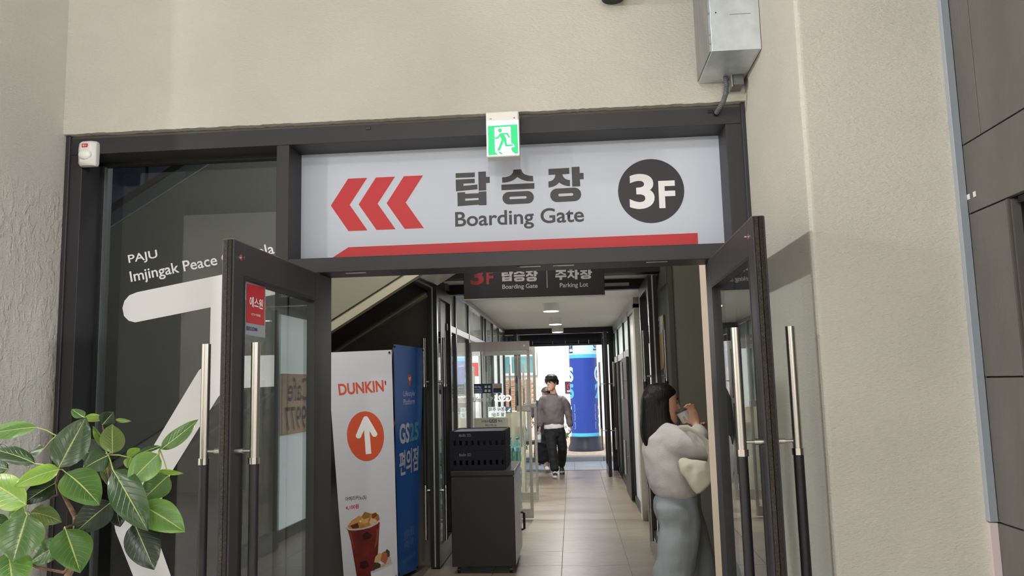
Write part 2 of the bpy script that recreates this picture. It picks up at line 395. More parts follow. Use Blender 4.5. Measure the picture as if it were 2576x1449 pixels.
# emblem: rounded cable bar, hanger, cabin outline drawn with a thick stroke
bar = [wp(*p) for p in [(1000, 605), (700, 662), (553, 692), (345, 735)] + [(325, 743), (313, 757), (308, 775), (312, 795), (324, 807), (340, 811)] + [(530, 773), (528, 858)] + qb((528, 862), (525, 915), (500, 932)) + [(480, 965), (375, 1140), (293, 1305), (288, 1322), (291, 1338), (335, 1449), (380, 1560), (470, 1560), (430, 1449), (388, 1330), (386, 1315), (392, 1298), (430, 1190), (548, 1000), (562, 984), (585, 977), (700, 972), (700, 893), (612, 895), (603, 880), (603, 757), (700, 740)]]
bar = bar[1:]
bar[0] = wp(697, 662)
poly('emblem', bar, SW, M_VINYL, W1, label='white gondola cabin emblem')
def px_box(bl, br, tl):
    o, r_, t_ = wp(*bl), wp(*br), wp(*tl)
    return lambda u, v: SW(o[0]+(r_[0]-o[0])*u+(t_[0]-o[0])*v, o[1]+(r_[1]-o[1])*u+(t_[1]-o[1])*v)
text('lettering', 'PAJU', (0, 1, 0, 1), px_box((325, 668), (398, 654), (321, 642)), M_VINYL, W1, bold=.012)
text('lettering', 'Imjingak Peace Gondola', (0, 1, 0, 1), px_box((331, 718), (693, 646), (325, 683)), M_VINYL, W1, bold=.012)

# ---- vestibule and stair behind the frame
ramp = MB().add([(-6, .2, -.05), (3.6, .2, -.05), (3.6, 2.3, -.05), (-6, 2.3, -.05), (-6, .2, .0), (3.6, .2, .0), (3.6, 2.3, .1), (-6, 2.3, .1)],
                [(0, 3, 2, 1), (4, 5, 6, 7), (0, 1, 5, 4), (1, 2, 6, 5), (2, 3, 7, 6), (3, 0, 4, 7)])
M_FT = mat('brown_floor_tile', (134, 121, 106), .34, noise_=.12, nscale=7, bump=.4, bscale=38, stretch=(.35, 1.6, 1))
ramp.build('floor', M_FT, label='gently sloping floor just inside the entrance doors', cat='floor', kind='structure')
box('ceiling', (-6.2, 3.7, .3, 4.4, 4.7, 4.9), M_CEIL, label='ceiling high above the stair behind the entrance', cat='ceiling', kind='structure')
box('wall_stair_end', (-6.2, -6, .2, 3.7, -.05, 4.7), M_GWALL, label='grey wall at the far left end of the stair', cat='wall', kind='structure')
box('wall_stair_front', (-6.2, -2.5, .2, .4, 0, 4.7), M_GWALL, label='grey wall left behind the entrance frame', cat='wall', kind='structure')
box('wall_stair_back', (-6.2, -1.29, 3.55, 3.75, -.05, 4.7), M_DWALL, label='dark grey wall behind the two banner stands, under the stair', cat='wall', kind='structure')
# stair flight rising to the right: near side wall, soffit, far side
def sz(X): return 2.352 + .6*(X+1.576)
XA, XB = -5.6, -.92
st = empty('staircase', (-3, 3.0, 0), 'staircase rising to the right behind the entrance, seen from the side and below', 'staircase', kind='structure')
M_CREAM = mat('stair_cream', (168, 164, 142), .45, noise_=.04, nscale=2)
M_STAIRG = mat('stair_side', (128, 127, 112), .55, noise_=.04, nscale=2)
b = MB().prism([(XA, 2.57, sz(XA)+.09), (XB, 2.57, sz(XB)+.09), (XB, 2.57, sz(XB)+2.07), (XA, 2.57, sz(XA)+2.07)], (0, .06, 0)); b.build('side_wall', M_STAIRG, st)
b = MB().prism([(XA, 2.55, sz(XA)), (XB, 2.55, sz(XB)), (XB, 2.55, sz(XB)+.09), (XA, 2.55, sz(XA)+.09)], (0, .09, 0)); b.build('stringer', M_CREAM, st)
b = MB().prism([(XA, 2.54, sz(XA)+.082), (XB, 2.54, sz(XB)+.082), (XB, 2.54, sz(XB)+.09), (XA, 2.54, sz(XA)+.09)], (0, .02, 0)); b.build('shadow_joint', M_BLKS, st)
M_SOFF = mat('soffit_polished', (44, 44, 48), .12, .35, spec=.7)
for i in range(6):
    xa = -4.9+i*.66; xb = xa+.66
    b = MB().add([(xa, 2.64, sz(xa)+.02), (xb, 2.64, sz(xb)+.02), (xb, 3.42, sz(xb)+.02), (xa, 3.42, sz(xa)+.02), (xa, 2.64, sz(xa)+.04), (xb, 2.64, sz(xb)+.04), (xb, 3.42, sz(xb)+.04), (xa, 3.42, sz(xa)+.04)],
                 [(0, 1, 2, 3), (4, 7, 6, 5), (0, 4, 5, 1), (1, 5, 6, 2), (2, 6, 7, 3), (3, 7, 4, 0)]); b.build('soffit_panel', M_SOFF, st)
XB = -1.3
b = MB().prism([(XA, 3.42, sz(XA)), (XB, 3.42, sz(XB)), (XB, 3.42, sz(XB)+.12), (XA, 3.42, sz(XA)+.12)], (0, .12, 0)); b.build('stringer', M_CREAM, st)
b = MB().prism([(XA, 3.41, sz(XA)+.07), (XB, 3.41, sz(XB)+.07), (XB, 3.41, sz(XB)+.078), (XA, 3.41, sz(XA)+.078)], (0, .012, 0)); b.build('shadow_joint', M_BLKS, st)
b = MB().prism([(XA, 2.575, sz(XA)+2.07), (XB, 2.575, sz(XB)+2.07), (XB, 2.575, sz(XB)+2.21), (XA, 2.575, sz(XA)+2.21)], (0, .02, 0)); b.build('balustrade_glass', glass('balustrade_glass', (190, 205, 205), .08, haze=.5, hazecol=(165, 180, 178)), st)
b = MB().beam((XA, 2.585, sz(XA)+2.235), (XB, 2.585, sz(XB)+2.235), .06, .05); b.build('handrail', M_BLKS, st)
b = MB().beam((XA, 2.568, sz(XA)+2.07), (XB, 2.568, sz(XB)+2.07), .02, .012); b.build('capping', mat('capping_pale', (170, 172, 164), .5), st)
for i in range(14):
    xa = -5.4+i*.3
    b = MB().box(xa, xa+.32, 2.63, 3.41, sz(xa)+.34, sz(xa)+.38); b.build('tread', M_CREAM, st)
# upper window of the stairwell
w2 = empty('window_2', (-3.6, 3.5, 3.1), 'bluish stairwell window glimpsed above the stair handrail', 'window', kind='structure')
box('frame', (-4.9, -2.4, 3.52, 3.56, 2.9, 4.4), M_BLKS, w2)
for i in range(3): box('pane', (-4.85+i*.82, -4.07+i*.82, 3.50, 3.525, 2.95, 4.35), mat('dusk_blue_pane', (140, 148, 178), .2), w2)

# right part of the vestibule: wall return, far wall, side wall with poster
box('wall_return', (.73, 3.6, .2, .73, 0, 4.7), stucco('inner_return', (226, 210, 194), strength=.15), label='beige wall end just behind the right hand entrance door', cat='wall', kind='structure')
box('wall_passage', (.86, 3.6, 3.1, 4.3, -.05, 4.7), M_GWALL, label='dark grey wall facing the woman in the side passage', cat='wall', kind='structure')
box('trim_4', (.845, .885, 3.085, 3.15, .05, 4.7), mat('corner_trim_brown', (70, 66, 62), .6), label='dark corner strip of the grey passage wall', cat='trim', kind='structure')
box('wall_passage_end', (3.5, 3.7, .2, 3.2, -.05, 4.7), M_GWALL, label='grey wall closing the side passage on the right', cat='wall', kind='structure')
# ---- corridor shell
box('wall_corridor_head', (-1.3, .87, 3.72, 3.9, 2.7, 4.7), M_BLKS, label='dark bulkhead above the inner glass doors', cat='wall', kind='structure')
box('ceiling', (-1.3, .87, 3.9, 11.1, 2.7, 2.85), M_CEIL, label='white corridor ceiling with three round lamps', cat='ceiling', kind='structure')
fl = box('floor', (-1.6, 1.1, 2.3, 11.15, -.05, .094), mat('floor_grout', (86, 80, 74), .7), label='corridor floor of large wet-looking brown tiles', cat='floor', kind='structure')
ts = .583; me0 = None
for r_ in range(16):
    for c_ in range(5):
        x0 = -.137-2*ts+c_*ts; y0 = 2.309+r_*ts - (0 if c_ % 2 == 0 else 0)
        if y0+ts > 11.16: continue
        xl, xh = max(x0, -1.6), min(x0+ts, 1.1)
        if xh-xl < ts-.001:
            box('tile', (xl, xh-.004, y0, y0+ts-.004, .08, .1), M_FT, fl)
            continue
        if me0 is None:
            t0 = box('tile', (x0, x0+ts-.004, y0, y0+ts-.004, .08, .1), M_FT, fl, bevel=.001); me0 = t0.data; p0 = (x0, y0)
        else:
            t = bpy.data.objects.new('tile', me0); COL.objects.link(t); t.parent = fl; t.location = (x0-p0[0], y0-p0[1], random.uniform(-.0006, .0006))
# left shop front: glazed wall X=-1.24
M_ALU = mat('shopfront_alu', (70, 70, 72), .35, .5)
M_ALUL = mat('shopfront_alu_bright', (176, 176, 174), .3, .8)
GL = glass('clear_glass', (252, 254, 253), .05)
wl = empty('window_3', (-1.24, 8, .1), 'glazed shop front along the left side of the corridor', 'window', kind='structure')
box('end_post', (-1.29, -1.23, 3.76, 4.06, .1, 2.7), M_BLKS, wl)
ys = [4.7, 5.78, 7.36, 7.75, 8.76, 9.8, 10.9]
for yy in ys: box('mullion', (-1.265, -1.215, yy-.03, yy+.03, .1, 2.66), M_ALU, wl, bevel=.003)
box('head_rail', (-1.27, -1.205, 4.06, 11, 2.64, 2.7), M_ALUL, wl, bevel=.003)
for a_, c_ in ((4.06, 5.75), (5.75, 7.39), (7.39, 10.9)): box('transom', (-1.265, -1.215, a_, c_, 2.23, 2.30), M_ALU, wl, bevel=.003)
box('sill', (-1.27, -1.21, 4.06, 5.75, .1, .2), M_ALU, wl); box('sill', (-1.27, -1.21, 7.39, 10.9, .1, .2), M_ALU, wl)
FG = glass('frosted_glass', (215, 222, 220), .05, haze=.75, hazecol=(205, 208, 204))
yy0 = 4.06
for yy in ys:
    box('upper_pane', (-1.244, -1.236, yy0+.03, yy-.03, 2.3, 2.64), FG, wl)
    if not (5.7 < yy0 < 5.9): box('pane', (-1.244, -1.236, yy0+.03, yy-.03, .2, 2.23), GL, wl)
    yy0 = yy
# right corridor wall: solid parts, frosted panes, dark side door
M_CORW = mat('corridor_beige', (176, 166, 152), .7)
box('wall_corridor_right', (.86, 1.05, 4.3, 11.1, .0, 2.7), mat('corridor_inner', (120, 116, 110), .7), label='right wall of the corridor behind the doors', cat='wall', kind='structure')
w5 = empty('window_5', (.85, 5.0, .1), 'lit frosted cafe window on the right, behind the inner door', 'window', kind='structure')
box('lit_pane', (.845, .86, 4.38, 5.62, .22, 2.5), mat('lit_frosted', (196, 208, 208), .4, emit=.75), w5); box('rail', (.83, .86, 4.32, 5.68, 2.5, 2.6), M_ALU, w5); box('rail', (.83, .86, 4.32, 5.68, .1, .22), M_ALU, w5); box('post', (.835, .86, 4.78-.45, 4.38, .22, 2.5), M_ALU, w5)
box('trim_5', (.76, .88, 5.68, 5.92, .1, 2.55), M_CORW, label='beige post standing out from the right corridor wall', cat='post', kind='structure')
w4 = empty('window_4', (.8, 8, .1), 'dark framed glazing with frosted upper panes on the right corridor wall', 'window', kind='structure')
for a_, c_ in ((5.95, 6.05), (7.0, 7.1), (8.1, 8.2), (9.55, 9.7), (10.6, 10.8)): box('post', (.775, .86, a_, c_, .1, 2.62), M_BLKS, w4)
box('rail', (.775, .86, 5.95, 10.8, 2.55, 2.7), mat('pale_rail', (170, 172, 172), .5), w4); box('rail', (.775, .86, 7.1, 10.8, 2.02, 2.12), mat('pale_rail', (170, 172, 172), .5), w4); box('rail', (.775, .86, 5.95, 10.8, .1, .2), M_BLKS, w4)
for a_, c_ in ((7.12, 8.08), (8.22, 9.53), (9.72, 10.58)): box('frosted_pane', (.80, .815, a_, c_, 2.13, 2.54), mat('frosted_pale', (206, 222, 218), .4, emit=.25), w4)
for a_, c_ in ((6.06, 6.99),): box('pane', (.80, .812, a_, c_, .2, 2.54), mat('pale_panel', (188, 192, 190), .3), w4)
box('panel', (.80, .815, 9.72, 10.58, .2, 2.02), M_BLKS, w4); box('panel', (.80, .815, 8.22, 9.53, .2, 2.02), mat('slate_panel', (58, 70, 76), .35), w4)
# ================================================================ DOORS
class Leaf:
    """frame of a hinged leaf: u from hinge to free edge, n towards the first face, z up"""
    def __init__(s, h, f):
        s.h = V((h[0], h[1], 0)); d = V((f[0]-h[0], f[1]-h[1], 0)); s.w = d.length; s.u = d.normalized(); s.n = s.u.cross(V((0, 0, 1)))
    def p(s, u, n, z): return s.h + s.u*u + s.n*n + V((0, 0, z))
    def bx(s, b, u0, u1, n0, n1, z0, z1):
        p = [s.p(u, n, z) for z in (z0, z1) for n in (n0, n1) for u in (u0, u1)]
        return b.add(p, [(0, 2, 3, 1), (4, 5, 7, 6), (0, 1, 5, 4), (2, 6, 7, 3), (0, 4, 6, 2), (1, 3, 7, 5)])
    def part(s, name, dims, mt, parent, bevel=.002): return s.bx(MB(), *dims).build(name, mt, parent, bevel=bevel)
def pull(L, parent, u, n0, off, zt, zc, zb2, zb, r=.0158):
    """long pull handle: steel tube, black grip, steel tube; n0 = face, off = signed stand-off"""
    n = n0+off; h = None
    h = MB().cyl(L.p(u, n, zc), L.p(u, n, zt), r, 20).cyl(L.p(u, n, zb), L.p(u, n, zb2), r, 20).build('handle', M_STEEL, parent, smooth=True)
    MB().cyl(L.p(u, n, zb2), L.p(u, n, zc), r*1.06, 20).build('grip', M_GRIP, h, smooth=True)
    for zz in (zc, zb2): MB().cyl(L.p(u, n, zz-.011), L.p(u, n, zz+.011), r*1.3, 20).build('collar', M_CHROME, h, smooth=True)
    for zz in (zc+.035, zb2-.035):
        s_ = 1 if off > 0 else -1
        MB().cyl(L.p(u, n0, zz), L.p(u, n0+s_*.03, zz), .0105, 14).cyl(L.p(u, n0+s_*.03, zz), L.p(u, n-s_*r*.6, zz), .0055, 12).build('standoff', M_STEEL, h, smooth=True)
    return h
M_BRUSH = mat('pile_brush', (52, 47, 42), 1.0, noise_=.3, nscale=160, bump=1, bscale=300)
M_BRUSHL = mat('pile_brush_worn', (68, 62, 55), 1.0, noise_=.35, nscale=130, bump=1, bscale=260)
DG = glass('door_glass', (245, 249, 248), .08)
def entrance_leaf(name, hinge, free, side, label, hin, hout):
    """side: +1 when the face seen from the corridor is on the +n side"""
    L = Leaf(hinge, free); W = L.w; t = .022
    d = empty(name, hinge + (0,), label, 'door', kind='structure')
    z0, z1 = .012, 2.226
    L.part('free_stile', (W-.088, W-.012, -t, t, z0, z1), M_FRAME, d)
    L.part('hinge_stile', (0, .075, -t, t, z0, z1), M_FRAME, d)
    L.part('top_rail', (.075, W-.088, -t, t, z1-.122, z1), M_FRAME, d)
    L.part('bottom_rail', (.075, W-.088, -t, t, z0, .25), M_FRAME, d)
    L.part('pane', (.075, W-.088, -.004, .004, .25, z1-.122), DG, d, 0)
    b = MB(); L.bx(b, W-.1, W-.088, -t-.001, t+.001, .25, z1-.122); L.bx(b, .075, .086, -t-.001, t+.001, .25, z1-.122); L.bx(b, .086, W-.1, -t-.001, t+.001, z1-.134, z1-.122)
    b.build('glazing_bead', M_FRAMED, d)
    L.part('edge_profile', (W-.012, W, -t, -t+.008, z0, z1), M_FRAME, d); L.part('edge_profile', (W-.012, W, t-.008, t, z0, z1), M_FRAME, d)
    L.part('brush_seal', (W-.012, W+.005, -t+.0085, -.0015, z0, z1), M_BRUSH, d, 0); L.part('brush_seal', (W-.012, W+.004, .0015, t-.0085, z0, z1), M_BRUSHL, d, 0)
    L.part('top_edge', (.0, W, -t+.002, t-.002, z1, z1+.0025), mat('dusty_edge', (120, 108, 88), .9), d, 0)
    for s_ in (1, -1):
        bb = MB().cyl(L.p(W-.05, s_*t, z1-.06), L.p(W-.05, s_*(t+.004), z1-.06), .012, 16); b1 = bb.build('bolt', M_CHROME, d, smooth=True)
        MB().cyl(L.p(W-.05, s_*(t+.004), z1-.06), L.p(W-.05, s_*(t+.017), z1-.06), .004, 10).build('pin', M_CHROME, b1, smooth=True)
    for s_, hh in ((side, hin), (-side, hout)):
        pull(L, d, hh[0], s_*t, s_*hh[1], 1.853, 1.437, .66, .24, .0158)
    return L, d
L1, D1 = entrance_leaf('door_1', (-1.205, -.02), (-1.218, -.972), -1, 'left entrance door, dark framed glass, swung open towards the viewer, red sticker on it', (.915, .07), (.915, .07))
L2, D2 = entrance_leaf('door_2', (.668, -.02), (.648, -1.012), 1, 'right entrance door, dark framed glass, swung open along the stucco reveal', (.962, .07), (.94, .072))
# stickers on the left leaf (on the pane, towards the corridor)
xg = -1.2095
def dp(x, y): p = at(x, y, x=xg); return (p.y, p.z)
SD = flat((xg, 0, 0), (0, 1, 0), (0, 0, 1), .002)
SD2 = flat((xg, 0, 0), (0, 1, 0), (0, 0, 1), .0035)
k = [dp(617, 706), dp(667, 717), dp(666, 850), dp(617, 841)]
sk = poly('sticker', k, SD, mat('sticker_grey', (150, 155, 160), .4), D1, label='red and grey security company sticker')
poly('red_field', [dp(619, 713), dp(664, 724), dp(663, 819), dp(617, 811)], SD2, mat('sticker_red', (190, 22, 34), .4), sk)
SD3 = flat((xg, 0, 0), (0, 1, 0), (0, 0, 1), .005)
def db(a, c): p, q = dp(*a), dp(*c); return (p[0], q[0], q[1], p[1])
text('lettering', '에스원', db((625, 745), (658, 779)), SD3, M_VINYL, sk, bold=.02)
text('lettering', 'CCTV 작동중', db((629, 787), (652, 798)), SD3, M_VINYL, sk, bold=.01)
text('lettering', 'SECOM', db((617, 820), (644, 834)), SD3, mat('secom_blue', (40, 60, 130), .4), sk, bold=.03)

# inner pair of doors, standing open
def inner_leaf(name, hinge, free, side, label, zt=2.12, z1=2.6):
    L = Leaf(hinge, free); W = L.w; t = .04
    d = empty(name, hinge + (.1,), label, 'door', kind='structure')
    L.part('free_stile', (W-.07, W, -t, t, .112, z1), M_BLK, d); L.part('hinge_stile', (0, .07, -t, t, .112, z1), M_BLK, d)
    L.part('top_rail', (.07, W-.07, -t, t, z1-.1, z1), M_BLK, d); L.part('bottom_rail', (.07, W-.07, -t, t, .112, .28), M_BLK, d)
    L.part('pane', (.07, W-.07, -.004, .004, .28, z1-.1), GL, d, 0)
    L.part('edge_strip', (W, W+.003, -.006, .006, .12, z1), M_ALUL, d, 0)
    for s_ in (side, -side): pull(L, d, W-.06, s_*t, s_*.052, zt, zt-.43, zt-1.32, zt-1.78, .0165)
    return L, d
inner_leaf('door_3', (-1.235, 4.22), (-1.238, 3.36), 1, 'left inner glass door with black stiles, open beside the black cabinet')
inner_leaf('door_4', (.735, 4.22), (.725, 3.2), -1, 'right inner glass door with black stiles, open behind the woman')
fi = empty('trim_6', (-.2, 4.26, .1), 'black frame of the inner doors', 'door frame', kind='structure')
box('header', (-1.3, .86, 4.2, 4.3, 2.6, 2.7), M_BLK, fi, bevel=.002); box('jamb', (-1.3, -1.25, 4.2, 4.3, .1, 2.6), M_BLK, fi); box('jamb', (.75, .86, 4.2, 4.3, .1, 2.6), M_BLK, fi)
box('closer_rail', (-1.0, .6, 4.15, 4.2, 2.63, 2.66), M_ALUL, fi)
# shop doors of polished steel and glass, both swung out across the corridor
def shop_leaf(name, y, label, far):
    d = empty(name, (-1.23, y, .1), label, 'door', kind='structure')
    x0, x1, t = -1.235, -.497, .02
    box('top_rail', (x0, x1, y-t, y+t, 2.09, 2.2), M_STEEL, d, bevel=.003)
    box('bottom_rail', (x0, x1, y-t, y+t, .12, .225), M_STEEL, d, bevel=.003)
    box('stile', (x1-.035, x1, y-t, y+t, .225, 2.09), M_STEEL, d, bevel=.003); box('stile', (x0, x0+.04, y-t, y+t, .225, 2.09), M_STEEL, d, bevel=.003)
    box('pane', (x0+.04, x1-.035, y-.005, y+.005, .225, 2.09), GL, d)
    box('lock_case', (x1-.17, x1-.0, y-.05, y+.05, 1.36, 1.43), M_STEEL, d, bevel=.008)
    h = MB().cyl((x1-.12, y-.07, .95), (x1-.12, y-.07, 1.75), .014, 14).build('handle', M_STEEL, d, smooth=True)
    for zz in (1.05, 1.65): MB().cyl((x1-.12, y-.07, zz), (x1-.12, y-.005, zz), .007, 10).build('standoff', M_STEEL, h)
    MB().cyl((x1-.06, y-t-.004, 2.145), (x1-.06, y-t, 2.145), .012, 14).build('screw', M_CHROME, d)
    return d
D5 = shop_leaf('door_5', 5.85, 'nearer polished steel shop door with payment stickers, swung into the corridor', 0)
D6 = shop_leaf('door_6', 7.29, 'farther polished steel shop door, swung into the corridor behind the first', 1)
yq = 5.843
S5 = flat((0, yq, 0), (1, 0, 0), (0, 0, 1), .002); S5b = flat((0, yq, 0), (1, 0, 0), (0, 0, 1), .004)
def gp(x, y, yy=yq): p = at(x, y, y=yy); return (p.x, p.z)
def gb(a, c, yy=yq): p, q = gp(*a, yy), gp(*c, yy); return (p[0], q[0], q[1], p[1])
def rect(bx): return [(bx[0], bx[2]), (bx[1], bx[2]), (bx[1], bx[3]), (bx[0], bx[3])]
M_NAVY = mat('navy_print', (36, 52, 96), .4); M_TEALP = mat('teal_print', (120, 160, 180), .4)
s1 = poly('sticker', rect(gb((1192, 966), (1238, 989))), S5, M_NAVY, D5, label='navy payment sticker')
text('lettering', 'GS Pay.', gb((1194, 971), (1211, 977)), S5b, M_VINYL, s1, bold=.03)
for a_ in (978, 984): poly('bar', rect(gb((1194, a_), (1213, a_+4))), S5b, M_TEALP, s1)
for a_, c_ in ((1219, 970), (1228, 970), (1219, 980), (1228, 980)): poly('icon', rect(gb((a_, c_), (a_+6, c_+6))), S5b, mat('icon_cream', (225, 220, 200), .5), s1)
s2 = poly('sticker', rect(gb((1240, 965), (1263, 989))), S5, mat('pale_print', (205, 212, 216), .5), D5, label='pale sticker with round faces above a navy field')
poly('field', rect(gb((1241, 977), (1262, 987))), S5b, M_NAVY, s2)
for a_ in (1247, 1257): poly('disc', circ(*gp(a_, 974), .023), S5b, mat('peach', (220, 170, 120), .5), s2)
text('lettering', 'Lifestyle P', gb((1190, 999), (1240, 1014)), S5b, M_VINYL, D5, bold=.02)
y6 = 7.283
S6 = flat((0, y6, 0), (1, 0, 0), (0, 0, 1), .002); S6b = flat((0, y6, 0), (1, 0, 0), (0, 0, 1), .004)
text('lettering', 'GS25', gb((1243, 994), (1287, 1010), y6), S6, M_VINYL, D6, bold=.04, mirror=True)
s3 = poly('paper_notice', rect(gb((1228, 1024), (1272, 1049), y6)), S6, mat('paper', (222, 226, 226), .7), D6, label='paper notice whose writing is seen from behind')
text('lettering', '경사 주의', gb((1230, 1025), (1270, 1034), y6), S6b, M_INK, s3, mirror=True, bold=.01)
text('lettering', '발 조심!', gb((1237, 1038), (1268, 1047), y6), S6b, M_INK, s3, mirror=True, bold=.01)
s4 = poly('sticker', rect(gb((1273, 1023), (1288, 1039), y6)), S6, mat('slate_print', (70, 92, 110), .5), D6, label='small slate blue sticker')
poly('mark', [gp(1276, 1034, y6), gp(1283, 1027, y6), gp(1285, 1029, y6), gp(1281, 1034, y6), gp(1285, 1036, y6), gp(1276, 1036, y6)], S6b, M_VINYL, s4)
# exit doors
def exit_leaf(name, x, yh, yf, label):
    L = Leaf((x, yh), (x, yf)); W = L.w; t = .03
    d = empty(name, (x, yh, .1), label, 'door', kind='structure')
    L.part('free_stile', (W-.06, W, -t, t, .11, 2.56), M_BLK, d); L.part('hinge_stile', (0, .06, -t, t, .11, 2.56), M_BLK, d)
    L.part('top_rail', (.06, W-.06, -t, t, 2.46, 2.56), M_BLK, d); L.part('bottom_rail', (.06, W-.06, -t, t, .11, .25), M_BLK, d)
    L.part('pane', (.06, W-.06, -.004, .004, .25, 2.46), GL, d, 0)
    for s_ in (1, -1): pull(L, d, W-.06, s_*t, s_*.09, 2.03, 1.62, .9, .55, .017)
    return d
exit_leaf('door_7', -.957, 10.93, 10.05, 'left exit door with slim black stile, open at the far end of the corridor')
exit_leaf('door_8', .60, 10.93, 9.97, 'right exit door with slim black stile, open at the far end of the corridor')
fx = empty('trim_7', (-.2, 11, .1), 'black frame of the exit at the far end of the corridor', 'door frame', kind='structure')
box('header', (-1.3, .87, 10.95, 11.1, 2.6, 2.7), M_BLK, fx); box('jamb', (-1.3, -1.23, 10.95, 11.1, .1, 2.6), M_BLK, fx); box('jamb', (-1.02, -.985, 10.95, 11.1, .1, 2.6), M_BLK, fx); box('side_light', (-1.23, -1.02, 11.0, 11.01, .1, 2.6), GL, fx); box('jamb', (.70, .87, 10.95, 11.1, .1, 2.6), M_BLK, fx)

# ================================================================ THINGS IN THE HALL
# ---- boarding gate sign
sg = empty('boarding_gate_sign', (-.29, .19, 2.31), 'large pale boarding gate sign with red chevrons and 3F disc above the doors', 'sign')
box('panel', (-1.352, .768, .18, .198, 2.312, 2.884), M_SIGN, sg)
SS = flat((0, .18, 0), (1, 0, 0), (0, 0, 1)); SS2 = flat((0, .18, 0), (1, 0, 0), (0, 0, 1), .0022)
for k_ in range(3):
    dx = .1447*k_
    poly('chevron', [(-1.197+dx, 2.611), (-1.107+dx, 2.748), (-1.008+dx, 2.748), (-1.099+dx, 2.611), (-1.007+dx, 2.475), (-1.105+dx, 2.475)], SS, M_RED, sg)
poly('red_band', [(-1.2, 2.334), (-1.105, 2.392), (.64, 2.397), (.64, 2.334)], SS, M_RED, sg)
poly('disc', circ(.424, 2.6175, .1625, 64), SS, mat('disc_black', (40, 38, 42), .5), sg, label='charcoal disc with white 3F')
text('lettering', '3', (.317, .440, 2.528, 2.706), SS2, M_VINYL, sg, bold=.028)
text('lettering', 'F', (.461, .542, 2.528, 2.666), SS2, M_VINYL, sg, bold=.03)
text('lettering', 'Boarding Gate', (-.558, .088, 2.452, 2.552), SS, M_INK, sg, bold=.016)
def K(pts): return [((lambda p: (p.x, p.z))(at(1130+x/7.36, 400+y/7.36, y=.18))) for x, y in pts]
TAP = [[(118, 265), (474, 250), (476, 336), (120, 352)], [(120, 382), (472, 366), (474, 447), (264, 458), (266, 498), (522, 472), (524, 562), (126, 600)],
       [(538, 238), (680, 231), (682, 332), (750, 330), (752, 443), (684, 446), (686, 581), (546, 588)],
       [[(152, 622), (294, 613), (296, 646), (546, 633), (545, 606), (688, 598), (692, 855), (550, 858), (549, 846), (157, 876)], [(296, 735), (298, 773), (546, 758), (546, 722)]]]
SEUNG = [qb((980, 340), (1190, 335), (1190, 198)) + qb((1336, 192), (1350, 312), (1552, 312)) + qb((1556, 414), (1370, 420), (1262, 335)) + qb((1262, 335), (1170, 435), (982, 440))[1:],
         [(966, 477), (1576, 446), (1578, 551), (968, 580)], [stad((1102, 726), (1452, 709), 116), stad((1138, 722), (1410, 710), 23)[::-1]]]
JANG = [[(1838, 185), (2222, 165), (2224, 275)] + qb((2096, 285), (2120, 385), (2235, 390)) + qb((2237, 505), (2110, 500), (2037, 435)) + qb((2037, 435), (1960, 520), (1840, 530))[1:] + qb((1838, 418), (1955, 405), (1965, 290)) + [(1840, 296)],
        [(2266, 150), (2412, 143), (2416, 260), (2486, 258), (2490, 374), (2420, 378), (2426, 505), (2278, 512)], [stad((1996, 673), (2318, 656), 126), stad((2045, 668), (2272, 656), 25)[::-1]]]
def glyph(G, f): return [[f(l) for l in s] if isinstance(s[0][0], (tuple, list)) else f(s) for s in G]
for G in (TAP, SEUNG, JANG): polys('lettering', glyph(G, K), SS, M_INK, sg)

# ---- running-man exit sign
es = empty('exit_sign', (-.287, -.04, 2.75), 'small lit green running man exit sign on the frame header', 'exit sign')
box('housing', (-.366, -.209, -.074, .0, 2.752, 2.974), M_PLAS, es, bevel=.006)
box('backplate', (-.362, -.213, 0, .02, 2.78, 2.96), mat('plate_dark', (60, 60, 60), .6), es)
box('diffuser', (-.3645, -.2105, -.0765, -.074, 2.757, 2.928), mat('lit_white', (245, 250, 255), .4, emit=.4), es)
SE = [flat((0, -.0765, 0), (1, 0, 0), (0, 0, 1), .0006*(i+1)) for i in range(3)]
def X9(pts): return [((lambda p: (p.x, p.z))(at(1200+x/9.657, 270+y/9.657, y=-.078))) for x, y in pts]
M_GREEN = mat('lit_green', (20, 205, 125), .4, emit=.3)
poly('green_field', X9([(260, 455), (978, 410), (1002, 1120), (276, 1165)]), SE[0], M_GREEN, es)
poly('white_doorway', X9([(420, 490), (815, 465), (830, 880), (866, 882), (896, 908), (918, 962), (832, 970), (838, 1045), (918, 1127), (512, 1152), (438, 1080)]), SE[1], MATS['lit_white'], es)
polys('running_figure', [X9([(556+48*cos(t), 563+48*sin(t)) for t in [i*pi/12 for i in range(24)]]),
      X9([(575, 628), (735, 618), (752, 625), (800, 715), (795, 735), (770, 738), (712, 655), (660, 660), (712, 765), (728, 905), (865, 903), (880, 935), (690, 955), (655, 815), (555, 1050), (490, 1055), (598, 785), (555, 705), (515, 765), (430, 770), (430, 728), (490, 725), (548, 645)]),
      X9([(508, 1078), (555, 1075), (635, 1138), (575, 1142)])], SE[2], M_GREEN, es)
for x_, r_, mm in ((-.349, .0025, M_GREEN), (-.342, .0025, M_BLK), (-.231, .003, M_BLK)): MB().cyl((x_, -.0755, 2.939), (x_, -.073, 2.939), r_, 10).build('indicator', mm, es)

